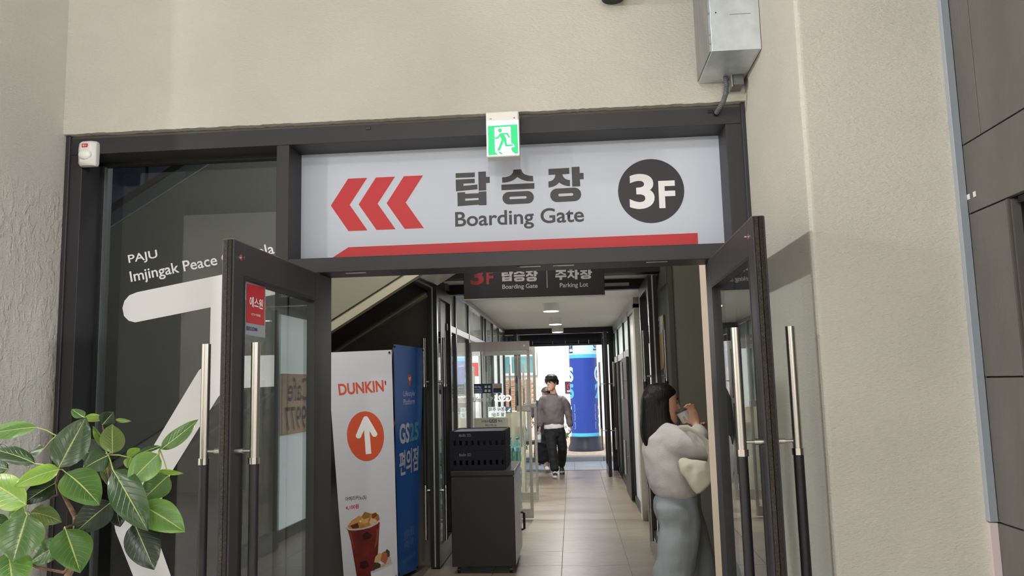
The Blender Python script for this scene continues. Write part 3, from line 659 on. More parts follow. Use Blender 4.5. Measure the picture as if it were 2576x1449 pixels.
# ---- motion sensor
ms = empty('motion_sensor', (-2.373, -.02, 2.815), 'white motion sensor with domed lens and red mark on the frame corner', 'sensor')
b = MB().ring_loft([[V((-2.373+sx*w_, -.0+yy, z)) for sx, yy in ((-1, 0), (1, 0), (1, -d_*.6), (.55, -d_), (-.55, -d_), (-1, -d_*.6))] for z, w_, d_ in ((2.816, .041, .038), (2.83, .046, .05), (2.9, .047, .056), (2.93, .046, .05), (2.942, .042, .035))])
b.build('body', M_PLAS, ms, bevel=.003, smooth=True)
b = MB(); n = 16
rings = []
for i in range(7):
    t = i/6*pi/2*.98
    rings.append([V((-2.373+.034*cos(t)*cos(a), -.05-.018*sin(t), 2.868+.028*cos(t)*sin(a))) for a in [2*pi*j/n for j in range(n)]])
b.ring_loft(rings); b.build('lens', mat('lens_white', (240, 240, 236), .25), ms, smooth='all')
lg = box('emblem', (-2.386, -2.358, -.0585, -.05, 2.903, 2.921), M_RED, ms)
text('lettering', 'S1', (-2.381, -2.363, 2.907, 2.916), flat((0, -.0586, 0), (1, 0, 0), (0, 0, 1), .0006), M_VINYL, lg, bold=.02)

# ---- galvanised duct, conduit, junction box, wall lamp
M_GALV = mat('galvanised', (214, 221, 225), .34, .6, noise_=.1, nscale=14, bump=.06, bscale=10)
du = empty('metal_duct', (.755, -.21, 3.078), 'galvanised sheet metal duct coming down beside the pilaster', 'duct')
box('casing', (.648, .856, -.4, -.032, 3.078, 4.79), M_GALV, du, bevel=.002)
box('flange', (.642, .649, -.38, -.04, 3.085, 4.79), mat('galvanised_dull', (158, 162, 160), .45, .7, noise_=.2, nscale=30, stretch=(1, 1, .2)), du)
box('pencil_line', (.73, .82, -.4008, -.3995, 3.238, 3.2395), M_INK, du)
MB().cyl((.672, -.4, 3.25), (.672, -.403, 3.25), .003, 8).build('rivet', M_BLK, du)
for zz in (3.12, 3.16, 3.26): MB().cyl((.641, -.39, zz), (.645, -.39, zz), .004, 8).build('rivet', M_STEEL, du)
jb = empty('junction_box', (.81, -.1, 3.02), 'small grey steel junction box under the duct', 'box')
box('body', (.79, .84, -.12, -.03, 3.03, 3.078), mat('box_grey', (120, 122, 122), .4, .5), jb, bevel=.003)
box('lid', (.782, .787, -.125, -.03, 3.02, 3.078), mat('box_grey_pale', (165, 168, 168), .4, .5), jb)
b = MB(); pts = [(.762, -.10, 3.078), (.764, -.10, 3.04), (.76, -.095, 3.0), (.748, -.08, 2.965), (.735, -.05, 2.945), (.728, -.01, 2.937)]
P_ = []
for i in range(len(pts)-1):
    for k_ in range(8): P_.append(V(pts[i]).lerp(V(pts[i+1]), k_/8))
P_.append(V(pts[-1]))
b.tube(P_, [.0125 if i % 2 else .0105 for i in range(len(P_))], 12)
b.build('flexible_conduit', mat('conduit_grey', (92, 94, 96), .5), smooth=True, label='ribbed grey conduit running from the duct into the frame', cat='conduit')
MB().cyl((.728, .006, 2.937), (.728, -.004, 2.937), .017, 16).build('conduit_hole', M_BLK, fr)
wl_ = empty('wall_lamp', (.257, -.1, 3.49), 'black cylindrical wall lamp at the top edge', 'lamp')
b = MB().lathe([(.046, 3.494), (.053, 3.49), (.056, 3.5), (.056, 3.78), (.05, 3.785)], (.257, -.1, 0), 32); b.build('shade', M_BLKS, wl_, smooth=True)
box('bracket', (.235, .279, -.06, -.03, 3.6, 3.7), M_BLKS, wl_)
# unseen hall lamps: near ones follow cast shadows, far ones added as fill
def unseen_lamp(x, y, label, power, z=4.46):
    r = empty('unseen_hall_lamp', (x, y, z), label, 'lamp', 'hall ceiling lamps')
    MB().lathe([(.2, z+.04), (.21, z+.01), (.22, z+.03), (.22, z+.12), (.03, z+.14)], (x, y, 0), 28).build('housing', M_BLKS, r, smooth=True)
    MB().cyl((x, y, z+.14), (x, y, 4.8), .012, 10).build('stem', M_BLKS, r)
    MB().lathe([(.012, z+.01), (.04, z-.01), (.05, z-.05), (.04, z-.09), (.012, z-.105)], (x, y, 0), 18).build('bulb', mat('bulb_glow', (255, 250, 242), .4, emit=8), r, smooth=True)
    ld = bpy.data.lights.new('lamp_light', 'POINT'); ld.shadow_soft_size = .13; ld.energy = power; ld.color = (1, .99, .98)
    lo_ = bpy.data.objects.new('lamp_light', ld); COL.objects.link(lo_); lo_.parent = r; lo_.location = (0, 0, -.12)
    return r
unseen_lamp(-.75, -4.6, 'round hall ceiling lamp behind the viewer, middle of the row', 55)
unseen_lamp(-.55, -2.9, 'round hall ceiling lamp above the viewer', 20)
unseen_lamp(-1.75, -4.4, 'round hall ceiling lamp near the trowelled left wall', 45)
unseen_lamp(-6, -6, 'added unseen fill lamp at the back of the left bay', 380, 3.7)  # from here on added fill, evens the light on the side walls
unseen_lamp(-6, -2.2, 'added unseen fill lamp at the front of the left bay', 720, 3.7)
unseen_lamp(4.7, -5.3, 'added unseen fill lamp in the right bay', 870, 3.7)
unseen_lamp(.3, -8, 'added unseen fill lamp farthest from the entrance', 380, 3.7)
# ================================================================ FICUS
def leaf_mat(name, base, edge, vein):
    m = bpy.data.materials.new(name); m.use_nodes = True; nt = m.node_tree; b = nt.nodes['Principled BSDF']; L = nt.links.new
    b.inputs['Roughness'].default_value = .3; b.inputs['Specular IOR Level'].default_value = .55
    uv_ = node(nt, 'ShaderNodeUVMap'); sp = node(nt, 'ShaderNodeSeparateXYZ'); L(uv_.outputs[0], sp.inputs[0])
    def M(op, a, c=None, d=None):
        n = node(nt, 'ShaderNodeMath', operation=op)
        for i, v in enumerate((a, c, d)):
            if v is None: continue
            if isinstance(v, (int, float)): n.inputs[i].default_value = v
            else: L(v, n.inputs[i])
        return n.outputs[0]
    u = M('ABSOLUTE', M('MULTIPLY_ADD', sp.outputs[0], 2.0, -1.0)); v = sp.outputs[1]
    ph = M('FRACT', M('MULTIPLY_ADD', u, -2.4, M('MULTIPLY', v, 9.0)))
    side = M('SUBTRACT', 1.0, M('MULTIPLY', M('ABSOLUTE', M('SUBTRACT', ph, .5)), 2.0))
    side = M('POWER', side, 14.0); side = M('MULTIPLY', side, M('SUBTRACT', 1.0, u))
    nz = node(nt, 'ShaderNodeTexNoise'); nz.inputs['Scale'].default_value = 12
    tc = node(nt, 'ShaderNodeTexCoord'); L(tc.outputs['Object'], nz.inputs['Vector'])
    m1 = node(nt, 'ShaderNodeMix', data_type='RGBA'); m1.inputs['A'].default_value = lin(base)+(1,); m1.inputs['B'].default_value = lin(edge)+(1,)
    e = M('MULTIPLY', M('POWER', u, 2.0), M('MULTIPLY_ADD', nz.outputs[0], 1.6, -.2)); L(e, m1.inputs['Factor'])
    m2 = node(nt, 'ShaderNodeMix', data_type='RGBA'); L(m1.outputs['Result'], m2.inputs['A']); m2.inputs['B'].default_value = lin(vein)+(1,)
    mid = M('LESS_THAN', u, .035); L(M('MAXIMUM', mid, M('MULTIPLY', side, .4)), m2.inputs['Factor'])
    L(m2.outputs['Result'], b.inputs['Base Color'])
    bp = node(nt, 'ShaderNodeBump'); bp.inputs['Strength'].default_value = .35; bp.inputs['Distance'].default_value = .004
    L(M('SUBTRACT', 1.0, side), bp.inputs['Height']); L(bp.outputs[0], b.inputs['Normal'])
    t = node(nt, 'ShaderNodeBsdfTranslucent'); L(m2.outputs['Result'], t.inputs[0]); mx = node(nt, 'ShaderNodeMixShader'); mx.inputs[0].default_value = .22
    L(b.outputs[0], mx.inputs[1]); L(t.outputs[0], mx.inputs[2]); L(mx.outputs[0], nt.nodes['Material Output'].inputs[0])
    return m
LM = {'d': leaf_mat('leaf_dark', (44, 72, 36), (52, 82, 38), (150, 165, 90)), 'm': leaf_mat('leaf_mid', (66, 100, 46), (88, 124, 50), (178, 188, 100)),
      'l': leaf_mat('leaf_light', (88, 128, 60), (126, 168, 76), (196, 204, 116)), 'y': leaf_mat('leaf_lime', (112, 150, 56), (160, 196, 60), (206, 212, 110)),
      'k': leaf_mat('leaf_deep', (30, 46, 30), (36, 54, 32), (110, 130, 76)), 'o': leaf_mat('leaf_olive', (92, 112, 58), (112, 130, 66), (190, 196, 120))}
FY = -1.25
pot_xy = (-1.62, -1.3)
fi_ = empty('potted_ficus', (pot_xy[0], pot_xy[1], 0), 'potted ficus with large glossy green leaves in the lower left corner', 'plant')
b = MB().lathe([(.16, 0), (.19, .02), (.22, .4), (.235, .41), (.235, .45), (.205, .45), (.2, .41)], (*pot_xy, 0), 32); b.build('pot', mat('pot_white', (214, 212, 206), .5), fi_, smooth=True)
MB().cyl((*pot_xy, .38), (*pot_xy, .42), .205, 28).build('soil', mat('soil', (60, 48, 38), .95, bump=.6, bscale=60), fi_)
def fp(x, y, dd=0): return at(x, y, y=FY+dd)
NODES = {'a': (142, 1096, .02), 'b': (148, 1180, -.06), 'c': (272, 1144, .03), 'd': (402, 1130, .02), 'e': (284, 1266, .0), 'f': (64, 1290, -.08), 'g': (162, 1328, -.08), 'h': (142, 1214, .0), 'i': (255, 1050, .08), 'j': (20, 1385, -.1), 'k': (345, 1275, .0), 'l': (-30, 1250, -.05)}
NP = {k: fp(*v) for k, v in NODES.items()}
t0 = V((*pot_xy, .41)); M_BARK = mat('ficus_bark', (122, 98, 78), .9, noise_=.25, nscale=40, bump=.5, bscale=120)
fork = V((-1.66, -1.28, .95))
b = MB().tube([t0, t0.lerp(fork, .5)+V((.015, 0, 0)), fork], [.02, .018, .015], 10)
f2 = fp(195, 1400, .0); f3 = fp(10, 1430, -.06); f4 = fp(190, 1300, .03)
b.tube([fork, f2, f4, fp(165, 1255, .02), NP['h']], [.013, .011, .009, .006, .004], 8).tube([fork, f3, NP['j'], NP['f']], [.013, .010, .007, .004], 8)
b.tube([f4, fp(240, 1290, .02), NP['e'], fp(275, 1200, .02), NP['c']], [.008, .006, .005, .004, .003], 8)
b.tube([NP['h'], NP['b'], fp(140, 1130, 0), NP['a']], [.004, .0035, .003, .0025], 8)
b.tube([NP['e'], NP['k'], fp(385, 1190, .02), NP['d']], [.004, .0035, .003, .0025], 8).tube([NP['c'], fp(262, 1090, .06), NP['i']], [.003, .0025, .002], 8)
b.tube([f2, fp(160, 1440, -.03), fp(90, 1426, -.05), NP['j']], [.006, .005, .004, .003], 8).tube([f4, fp(185, 1320, -.03), NP['g']], [.005, .004, .003], 8)
b.tube([NP['j'], NP['l']], [.005, .003], 8).tube([fp(142, 1215, .01), fp(145, 1245, 0), fp(120, 1255, -.02)], [.004, .004, .003], 8)
b.build('branches', M_BARK, fi_, smooth=True)
def leaf(base, tip, w, dd0, dd1, m, nd, sag=.12, roll=0, fold=.18, curl=.0):
    A = fp(*base, dd0); B = fp(*tip, dd1); ax = B-A; Ln = ax.length; ax.normalize()
    view = (CAM-(A+B)/2).normalized(); side = ax.cross(view).normalized()
    side = (Matrix.Rotation(roll, 3, ax) @ side); nrm = side.cross(ax).normalized()
    if nrm.dot(view) < 0: pass
    W = w*2.5/FPX; nu, nv = 6, 12; b = MB(); vs_ = []; uvs = []
    for i in range(nv+1):
        t = i/nv; wd = (sin(pi*t**.82)**.72)*(1-.12*t) if 0 < t < 1 else .02
        if t > .9: wd *= (1-t)/.1*.75+.25
        c = A + ax*(Ln*t) + V((0, 0, -1))*(sag*Ln*t*t) + V((0, 0, 1))*(sag*Ln*t*.9) + nrm*(curl*Ln*sin(pi*t))
        for j in range(-nu, nu+1):
            s_ = j/nu; wav = .02*Ln*sin(7*t+3*s_+base[0])*abs(s_)
            vs_.append(c + side*(s_*W/2*wd) + nrm*(fold*W/2*wd*abs(s_)*(1.2-abs(s_)) + wav)); uvs.append((s_*.5+.5, t))
    n = 2*nu+1; fs = [(i*n+j, i*n+j+1, (i+1)*n+j+1, (i+1)*n+j) for i in range(nv) for j in range(n-1)]
    me = bpy.data.meshes.new('leaf'); me.from_pydata([tuple(v) for v in vs_], [], fs)
    ul = me.uv_layers.new(name='UVMap')
    for lp in me.loops: ul.data[lp.index].uv = uvs[lp.vertex_index]
    for p in me.polygons: p.use_smooth = True
    me.update(); o = link('leaf', me, LM[m], fi_)
    mid = [vs_[i*n+nu] - nrm*.0006 for i in range(nv)]
    pb = MB().tube([NP[nd], (NP[nd]+A)/2+V((0, 0, .004)), A] + mid[1:], [.0022, .002, .0018] + [.0016*(1-i/nv)+.0004 for i in range(1, nv)], 6)
    pb.build('petiole', mat('petiole_green', (156, 172, 92), .5), o, smooth=True)
for a in [((92, 1075), (-62, 1098), 44, .02, .0, 'l', 'a', .1, .2), ((88, 1166), (-48, 1124), 46, -.02, .02, 'd', 'b', .15, .25), ((148, 1177), (217, 1049), 88, -.08, -.02, 'd', 'b', .05, -.15),
          ((150, 1181), (36, 1222), 54, -.07, -.1, 'y', 'b', .2, .5), ((66, 1270), (-42, 1202), 84, -.1, -.06, 'y', 'f', .1, -.3), ((138, 1216), (54, 1268), 56, -.02, -.08, 'k', 'h', .1, .3),
          ((165, 1188), (250, 1268), 92, -.06, -.12, 'm', 'b', .15, -.2), ((212, 1050), (180, 1030), 30, .05, .08, 'm', 'i', 0, .4), ((212, 1054), (268, 1050), 26, .06, .05, 'y', 'i', .1, .5),
          ((258, 1068), (286, 1036), 48, .04, .06, 'k', 'i', 0, .3), ((290, 1056), (330, 1060), 12, .08, .1, 'l', 'i', 0, .2), ((268, 1138), (233, 1072), 34, .06, .1, 'y', 'c', .1, .9), ((283, 1140), (282, 1066), 66, .02, .06, 'o', 'c', .05, .35),
          ((272, 1146), (208, 1180), 64, .0, -.05, 'd', 'c', .15, .3), ((264, 1142), (196, 1138), 76, .07, .1, 'k', 'c', .1, -.3), ((406, 1130), (499, 1056), 46, .02, .04, 'm', 'd', -.04, -.45),
          ((404, 1122), (330, 1150), 26, .0, -.04, 'd', 'd', .1, .9), ((398, 1142), (322, 1218), 74, -.02, -.08, 'l', 'd', .08, .2), ((424, 1196), (358, 1258), 72, .02, -.02, 'm', 'd', .05, -.3),
          ((396, 1187), (461, 1191), 18, .0, .02, 'y', 'd', .1, .6), ((284, 1181), (372, 1336), 88, -.06, -.12, 'd', 'c', .03, .3), ((352, 1268), (465, 1337), 82, -.04, -.06, 'l', 'k', .06, -.2),
          ((338, 1316), (388, 1434), 88, -.02, -.04, 'k', 'k', 0, .15), ((280, 1263), (186, 1342), 78, -.03, -.08, 'k', 'e', .08, -.2), ((266, 1160), (276, 1226), 40, .06, .06, 'o', 'c', .1, .5),
          ((68, 1295), (32, 1414), 106, -.14, -.18, 'm', 'f', .05, .2), ((164, 1330), (202, 1440), 96, -.12, -.16, 'm', 'g', .05, -.25), ((158, 1366), (72, 1416), 66, .0, -.02, 'm', 'g', .1, .5),
          ((22, 1388), (34, 1490), 96, -.12, -.16, 'l', 'j', .0, .1), ((-26, 1300), (24, 1338), 46, -.1, -.06, 'd', 'l', .1, .3), ((76, 1290), (156, 1312), 54, -.04, .0, 'o', 'f', .3, .3),
          ((70, 1300), (126, 1316), 40, .03, .05, 'd', 'f', .2, -.3), ((290, 1268), (302, 1326), 50, .06, .05, 'k', 'e', .0, .2), ((20, 1180), (-40, 1172), 40, .03, .05, 'd', 'l', .1, .2), ((110, 1130), (74, 1138), 30, .08, .1, 'd', 'a', .1, .4),
          ((60, 1272), (22, 1300), 44, .02, .02, 'l', 'f', .1, .2), ((320, 1150), (352, 1128), 34, .08, .1, 'y', 'c', .1, .5), ((330, 1152), (320, 1178), 30, .06, .04, 'y', 'c', .1, .2)]:
    leaf(*a)
# ================================================================ VESTIBULE AND CORRIDOR THINGS
# ---- hanging direction sign
hs = empty('hanging_sign', (-.29, 2.92, 2.41), 'black hanging sign pointing to boarding gate and parking lot', 'sign')
yh = 2.9
M_SBLK = mat('sign_black', (11, 11, 14), .35)
box('board', (-.886, .301, yh, yh+.05, 2.408, 2.86), M_SBLK, hs, bevel=.003)
box('bottom_edge', (-.886, .301, yh+.002, yh+.048, 2.402, 2.408), M_ALUL, hs)
for xx in (-.7, .1): MB().cyl((xx, yh+.025, 2.86), (xx, yh+.025, 4.7), .006, 8).build('rod', M_STEEL, hs)
SH = flat((0, yh, 0), (1, 0, 0), (0, 0, 1))
def hp(x, y): p = at(1160+x/6.779, 680+y/6.779, y=yh); return (p.x, p.z)
def hb(a, c): p, q = hp(*a), hp(*c); return (p[0], q[0], q[1], p[1])
M_SRED = mat('hang_red', (140, 20, 28), .5); M_SWH = mat('hang_white', (172, 169, 165), .5)
text('lettering', '3', hb((158, -45), (388, 245)), SH, M_SRED, hs, bold=.03)
text('lettering', 'F', hb((428, 8), (552, 237)), SH, M_SRED, hs, bold=.03)
text('lettering', 'Boarding Gate', hb((702, 244), (1305, 322)), SH, M_SWH, hs, bold=.012)
text('lettering', 'Parking Lot', hb((1682, 218), (2168, 300)), SH, M_SWH, hs, bold=.012)
def KH(G, x0, x1, y0, y1):
    al = [p for s in G for l in (s if isinstance(s[0][0], (tuple, list)) else [s]) for p in l]
    a0, a1 = min(p[0] for p in al), max(p[0] for p in al); b0, b1 = min(p[1] for p in al), max(p[1] for p in al)
    return glyph(G, lambda l: [hp(x0+(p[0]-a0)/(a1-a0)*(x1-x0), y0+(p[1]-b0)/(b1-b0)*(y1-y0)) for p in l])
for G, x0, x1 in ((TAP, 690, 884), (SEUNG, 898, 1086), (JANG, 1106, 1305)): polys('lettering', KH(G, x0, x1, -5, 190), SH, M_SWH, hs)
JU = [[(0, 0), (190, -6), (190, 34), (120, 40)] + qb((120, 40), (130, 74), (190, 74))[1:] + [(190, 104), (150, 100), (95, 70), (40, 104), (0, 110), (0, 80)] + qb((0, 80), (66, 74), (66, 42))[1:] + [(0, 44)],
      [(-8, 118), (200, 110), (200, 146), (118, 150), (118, 205), (72, 207), (72, 152), (-8, 156)]]
CHA = [[(36, -22), (90, -24), (90, -6), (36, -4)], [(0, 4), (124, 0), (124, 36), (84, 38)] + qb((84, 38), (86, 120), (128, 130))[1:] + [(128, 176), (96, 160), (64, 118), (34, 160), (2, 178), (0, 140)] + qb((0, 140), (46, 110), (46, 40))[1:] + [(0, 42)],
       [(136, -22), (184, -24), (184, 40), (214, 40), (214, 92), (184, 92), (186, 200), (138, 202)]]
for G, x0, x1, y1 in ((JU, 1606, 1796, 165), (CHA, 1815, 2010, 155), (JANG, 2030, 2232, 148)): polys('lettering', KH(G, x0, x1, -10, y1), SH, M_SWH, hs)
poly('divider', [hp(1455, -40), hp(1462, -40), hp(1474, 298), hp(1464, 298)], SH, M_SWH, hs)

# ---- X-stand banners
def banner(name, TL, TR, BL, BR, label, mt):
    TL, TR, BL, BR = V(TL), V(TR), V(BL), V(BR); W = (TR-TL).length; H = (BL-TL).length
    nr = (TR-TL).cross(TL-BL).normalized()
    r = empty(name, (BL+BR)/2+V((0, .12, 0)), label, 'banner')
    def surf(u, v): u, v = u/W, v/H; return TL.lerp(TR, u).lerp(BL.lerp(BR, u), v) + nr*(.002*sin(u*pi)*sin(v*pi))
    b = MB(); N = 14; Mn = 24
    vs_ = [surf(W*i/N, H*j/Mn) for j in range(Mn+1) for i in range(N+1)]; n = N+1
    b.add(vs_, [(j*n+i, j*n+i+1, (j+1)*n+i+1, (j+1)*n+i) for j in range(Mn) for i in range(N)])
    b.add([p-nr*.0012 for p in vs_], [(j*n+i, (j+1)*n+i, (j+1)*n+i+1, j*n+i+1) for j in range(Mn) for i in range(N)])
    b.build('panel', mt, r, smooth='all')
    ctr = surf(W/2, H*.5) - nr*.22
    M_POLE = mat('stand_pole', (150, 148, 142), .45)
    for s_, v_ in ((.02, .02), (W-.02, .02), (.02, H-.02), (W-.02, H-.02)):
        e_ = surf(s_, v_)
        MB().tube([ctr, ctr.lerp(e_, .5)-nr*.05, e_-nr*.012], .006, 8).build('arm', M_POLE, r, smooth=True)
        MB().cyl(e_-nr*.014, e_+nr*.008, .008, 12).build('eyelet', M_BLK, r)
    MB().tube([ctr, ctr-nr*.08+V((0, 0, -.3)), V((ctr.x-nr.x*.3, ctr.y-nr.y*.3, .1))], .008, 8).build('rear_leg', M_POLE, r, smooth=True)
    MB().cyl(ctr-nr*.02, ctr+nr*.02, .03, 16).build('hub', M_BLKS, r)
    def where(px, py):
        u, v = W/2, H/2
        for _ in range(12):
            x, y = proj(surf(u, v)); x1, y1 = proj(surf(u+.001, v)); x2, y2 = proj(surf(u, v+.001))
            a, b_, c, d = (x1-x)*1e3, (x2-x)*1e3, (y1-y)*1e3, (y2-y)*1e3; D = a*d-b_*c
            u += ((px-x)*d-(py-y)*b_)/D; v += ((py-y)*a-(px-x)*c)/D
        return (u, v)
    return r, (lambda u, v, l=.002: surf(u, v) + nr*l), where
def S2(S, l):
    f = lambda u, v: S(u, v, l)
    f.grid = .05
    return f
# white drinks banner
B1, SB1, w1 = banner('banner_stand', at(822, 887, y=2.55), at(985, 880, y=2.78), at(866, 1466, y=2.5), at(1001, 1456, y=2.8), 'white coffee shop banner with orange arrow disc and iced drink photo', mat('banner_white', (204, 207, 216), .38, bump=.25, bscale=3.2))
M_ORG = mat('donut_orange', (206, 84, 52), .4); M_MAG = mat('magenta', (190, 20, 100), .4)
def tilt(f, S, bl, br, tl):
    """surface whose unit box is the pixel parallelogram bl, br, tl"""
    o, r_, t_ = f(*bl), f(*br), f(*tl)
    return lambda u, v: S(o[0]+(r_[0]-o[0])*u+(t_[0]-o[0])*v, o[1]+(r_[1]-o[1])*u+(t_[1]-o[1])*v)
U1 = (0, 1, 0, 1)
text('lettering', 'DUNKIN', U1, tilt(w1, S2(SB1, .001), (853, 995), (966, 985), (850, 966)), M_ORG, B1, bold=.03)
text('lettering', "'", U1, tilt(w1, S2(SB1, .001), (968, 969), (972, 969), (967, 958)), M_MAG, B1, bold=.03)
c0 = w1(920, 1097); rx = w1(966, 1095)[0]-c0[0]; ry = abs(w1(920, 1160)[1]-c0[1])
dsc = poly('disc', circ(c0[0], c0[1], rx, 48, ry), S2(SB1, .001), M_ORG, B1, label='orange disc with white arrow')
polys('arrow', [[w1(*p) for p in stad((920, 1054), (902, 1096), 7)], [w1(*p) for p in stad((920, 1054), (942, 1092), 7)], [w1(*p) for p in ((914, 1056), (927, 1056), (934, 1141), (920, 1143))]], S2(SB1, .0018), M_VINYL, dsc)
text('lettering', '아메리카노(S)', U1, tilt(w1, S2(SB1, .001), (869, 1263), (922, 1257), (868, 1250)), M_INK, B1, bold=.01)
text('lettering', '4,100원', U1, tilt(w1, S2(SB1, .001), (870, 1284), (903, 1279), (869, 1272)), M_MAG, B1, bold=.02)
def z8(pts): return [w1(840+x/6.329, 1220+y/6.329) for x, y in pts]
pc = poly('drink_picture', z8([(215, 700), (730, 590), (700, 1100), (620, 1500), (370, 1500), (270, 900)]), S2(SB1, .001), mat('cola_red', (104, 32, 30), .4, noise_=.35, nscale=9), B1, label='printed iced americano in a clear cup')
poly('ice', z8([(215, 660), (280, 570), (400, 490), (440, 500), (490, 425), (590, 455), (665, 435), (715, 480), (728, 560), (700, 620), (560, 690), (400, 705), (250, 700)]), S2(SB1, .0018), mat('ice_amber', (186, 130, 70), .35, noise_=.4, nscale=22), pc)
for q, cc in (([(225, 665), (300, 575), (400, 495), (425, 520), (380, 600), (270, 640)], (198, 146, 78)), ([(440, 500), (490, 428), (590, 460), (560, 520), (480, 545)], (150, 104, 60)), ([(440, 520), (480, 545), (555, 525), (540, 600), (470, 620), (420, 580)], (212, 168, 100)), ([(600, 470), (665, 440), (700, 480), (650, 520), (610, 540)], (120, 64, 34)), ([(560, 600), (590, 520), (640, 540), (690, 575), (600, 640)], (204, 176, 150)), ([(260, 650), (380, 600), (400, 680), (300, 698)], (92, 38, 30)), ([(660, 530), (710, 490), (722, 550), (700, 580)], (150, 80, 34)), ([(400, 580), (420, 560), (440, 580), (420, 600)], (236, 226, 206))):
    poly('ice_facet', z8(q), S2(SB1, .0022), mat('ice_%d' % cc[0], cc, .35), pc)
for q in ([(450, 800), (520, 740), (600, 790), (580, 850), (480, 880)], [(420, 1230), (520, 1200), (560, 1290), (470, 1340), (410, 1310)]): poly('dark_swirl', z8(q), S2(SB1, .0014), mat('cola_dark', (48, 16, 18), .4), pc)
for q in ([(680, 700), (715, 690), (700, 900), (660, 1000), (640, 1000), (670, 860)], [(240, 750), (270, 745), (330, 1000), (320, 1020)]): poly('glass_sheen', z8(q), S2(SB1, .0014), mat('cola_light', (136, 62, 48), .4), pc)
rimo = [(186, 670), (195, 690), (240, 722), (350, 725), (480, 705), (600, 665), (700, 605), (740, 545), (748, 500), (735, 500), (722, 550), (680, 595), (590, 642), (470, 682), (350, 702), (250, 698), (205, 670)]
poly('rim', z8(rimo), S2(SB1, .0026), mat('cup_rim', (190, 186, 186), .3), pc)
poly('cup', z8([(585, 1400), (930, 1245), (925, 1500), (600, 1500)]), S2(SB1, .0021), mat('cup_white', (214, 216, 220), .4), pc)
poly('cup_band', z8([(585, 1375), (590, 1415), (750, 1350), (930, 1262), (930, 1225), (750, 1325)]), S2(SB1, .0026), mat('cup_rim2', (190, 192, 198), .4), pc)
for q, cc in (([(620, 1360), (640, 1270), (690, 1230), (745, 1260), (740, 1310)], (64, 52, 34)), ([(640, 1230), (660, 1140), (720, 1080), (760, 1100), (745, 1190), (700, 1240)], (196, 166, 120)), ([(740, 1200), (745, 1100), (800, 1055), (850, 1090), (860, 1170), (820, 1260)], (170, 96, 60)), ([(810, 1070), (840, 1020), (885, 1050), (888, 1130), (860, 1150)], (70, 66, 40)), ([(830, 1260), (850, 1180), (890, 1145), (915, 1200), (915, 1240)], (190, 170, 150)), ([(740, 1310), (760, 1260), (800, 1250), (825, 1275)], (200, 160, 110))):
    poly('munchkin', z8(q), S2(SB1, .0023), mat('munchkin%d' % cc[0], cc, .5), pc)
# blue convenience store banner
B2, SB2, w2_ = banner('banner_stand', at(990, 866, y=2.86), at(1066, 876, y=3.42), at(1002, 1452, y=2.88), at(1050, 1432, y=3.3), 'blue convenience store banner set at an angle beside the white one', mat('banner_blue', (42, 98, 178), .38, bump=.15, bscale=3))
def y8(x, y): return w2_(820+x/5.573, 860+y/5.573)
M_PALE = mat('banner_pale', (208, 208, 216), .4); M_MINT = mat('banner_mint', (86, 160, 180), .4)
pin = polys('pin_mark', [[y8(*p) for p in qb((1145, 510), (1145, 455), (1170, 455)) + qb((1170, 455), (1198, 455), (1198, 515))[1:] + qb((1198, 515), (1195, 570), (1172, 630))[1:] + qb((1172, 630), (1148, 570), (1145, 510))[1:-1]]], S2(SB2, .001), M_ORG, B2, label='orange map pin with white heart')
poly('heart', [y8(*p) for p in [(1155, 510), (1158, 492), (1165, 490), (1171, 500), (1178, 488), (1187, 490), (1189, 508), (1172, 555)]], S2(SB2, .0018), M_PALE, pin)
text('lettering', 'Lifestyle', U1, tilt(lambda x, y: y8(x, y), S2(SB2, .001), (1087, 785), (1245, 775), (1086, 690)), M_PALE, B2)
text('lettering', 'Platform', U1, tilt(lambda x, y: y8(x, y), S2(SB2, .001), (1087, 885), (1243, 868), (1086, 805)), M_PALE, B2)
text('lettering', 'GS', U1, tilt(lambda x, y: y8(x, y), S2(SB2, .001), (1032, 1440), (1168, 1410), (1028, 1155)), M_PALE, B2, bold=.03)
text('lettering', '25', U1, tilt(lambda x, y: y8(x, y), S2(SB2, .001), (1175, 1400), (1295, 1370), (1170, 1140)), M_MINT, B2, bold=.03)
text('lettering', '편의점', U1, tilt(w2_, S2(SB2, .001), (1005, 1200), (1051, 1183), (1004, 1136)), M_PALE, B2, bold=.02)
def k8(x, y): return w2_(840+x/6.329, 1220+y/6.329)
for t_, bl, br, tl in (('생활의 중심', (1118, 885), (1272, 770), (1112, 745)), ('하루의 시작', (1118, 1055), (1268, 950), (1112, 925)), ('라이프스타일 플랫폼 GS25', (1088, 1290), (1300, 1110), (1086, 1215))):
    text('lettering', t_, U1, tilt(k8, S2(SB2, .001), bl, br, tl), mat('banner_faint', (120, 150, 190), .4), B2)

# ---- black cabinet on casters with crates and a notice board
cb = empty('storage_cabinet', (-.75, 3.55, .1), 'black cabinet on casters with a pale side, topped by crates', 'cabinet')
M_CABF = mat('cabinet_charcoal', (15, 15, 16), .45)
cx0, cx1, cy0, cy1 = -1.06, -.515, 3.16, 3.98
box('body', (cx0, cx1-.012, cy0+.02, cy1, .17, .915), M_CABF, cb, bevel=.004)
box('front_panel', (cx0, cx1-.004, cy0, cy0+.02, .165, .9), M_CABF, cb, bevel=.003)
box('top', (cx0, cx1, cy0-.012, cy1, .915, .957), mat('cabinet_top', (30, 29, 29), .25), cb, bevel=.003)
box('side_panel', (cx1-.012, cx1, cy0+.02, cy1, .175, .912), mat('cabinet_side', (196, 194, 198), .35), cb, bevel=.002)
MB().tube([(cx1+.002, 3.86, .5), (cx1+.03, 3.86, .49), (cx1+.03, 3.86, .35), (cx1+.002, 3.86, .34)], .012, 8).build('handle', M_BLKS, cb, smooth=True)
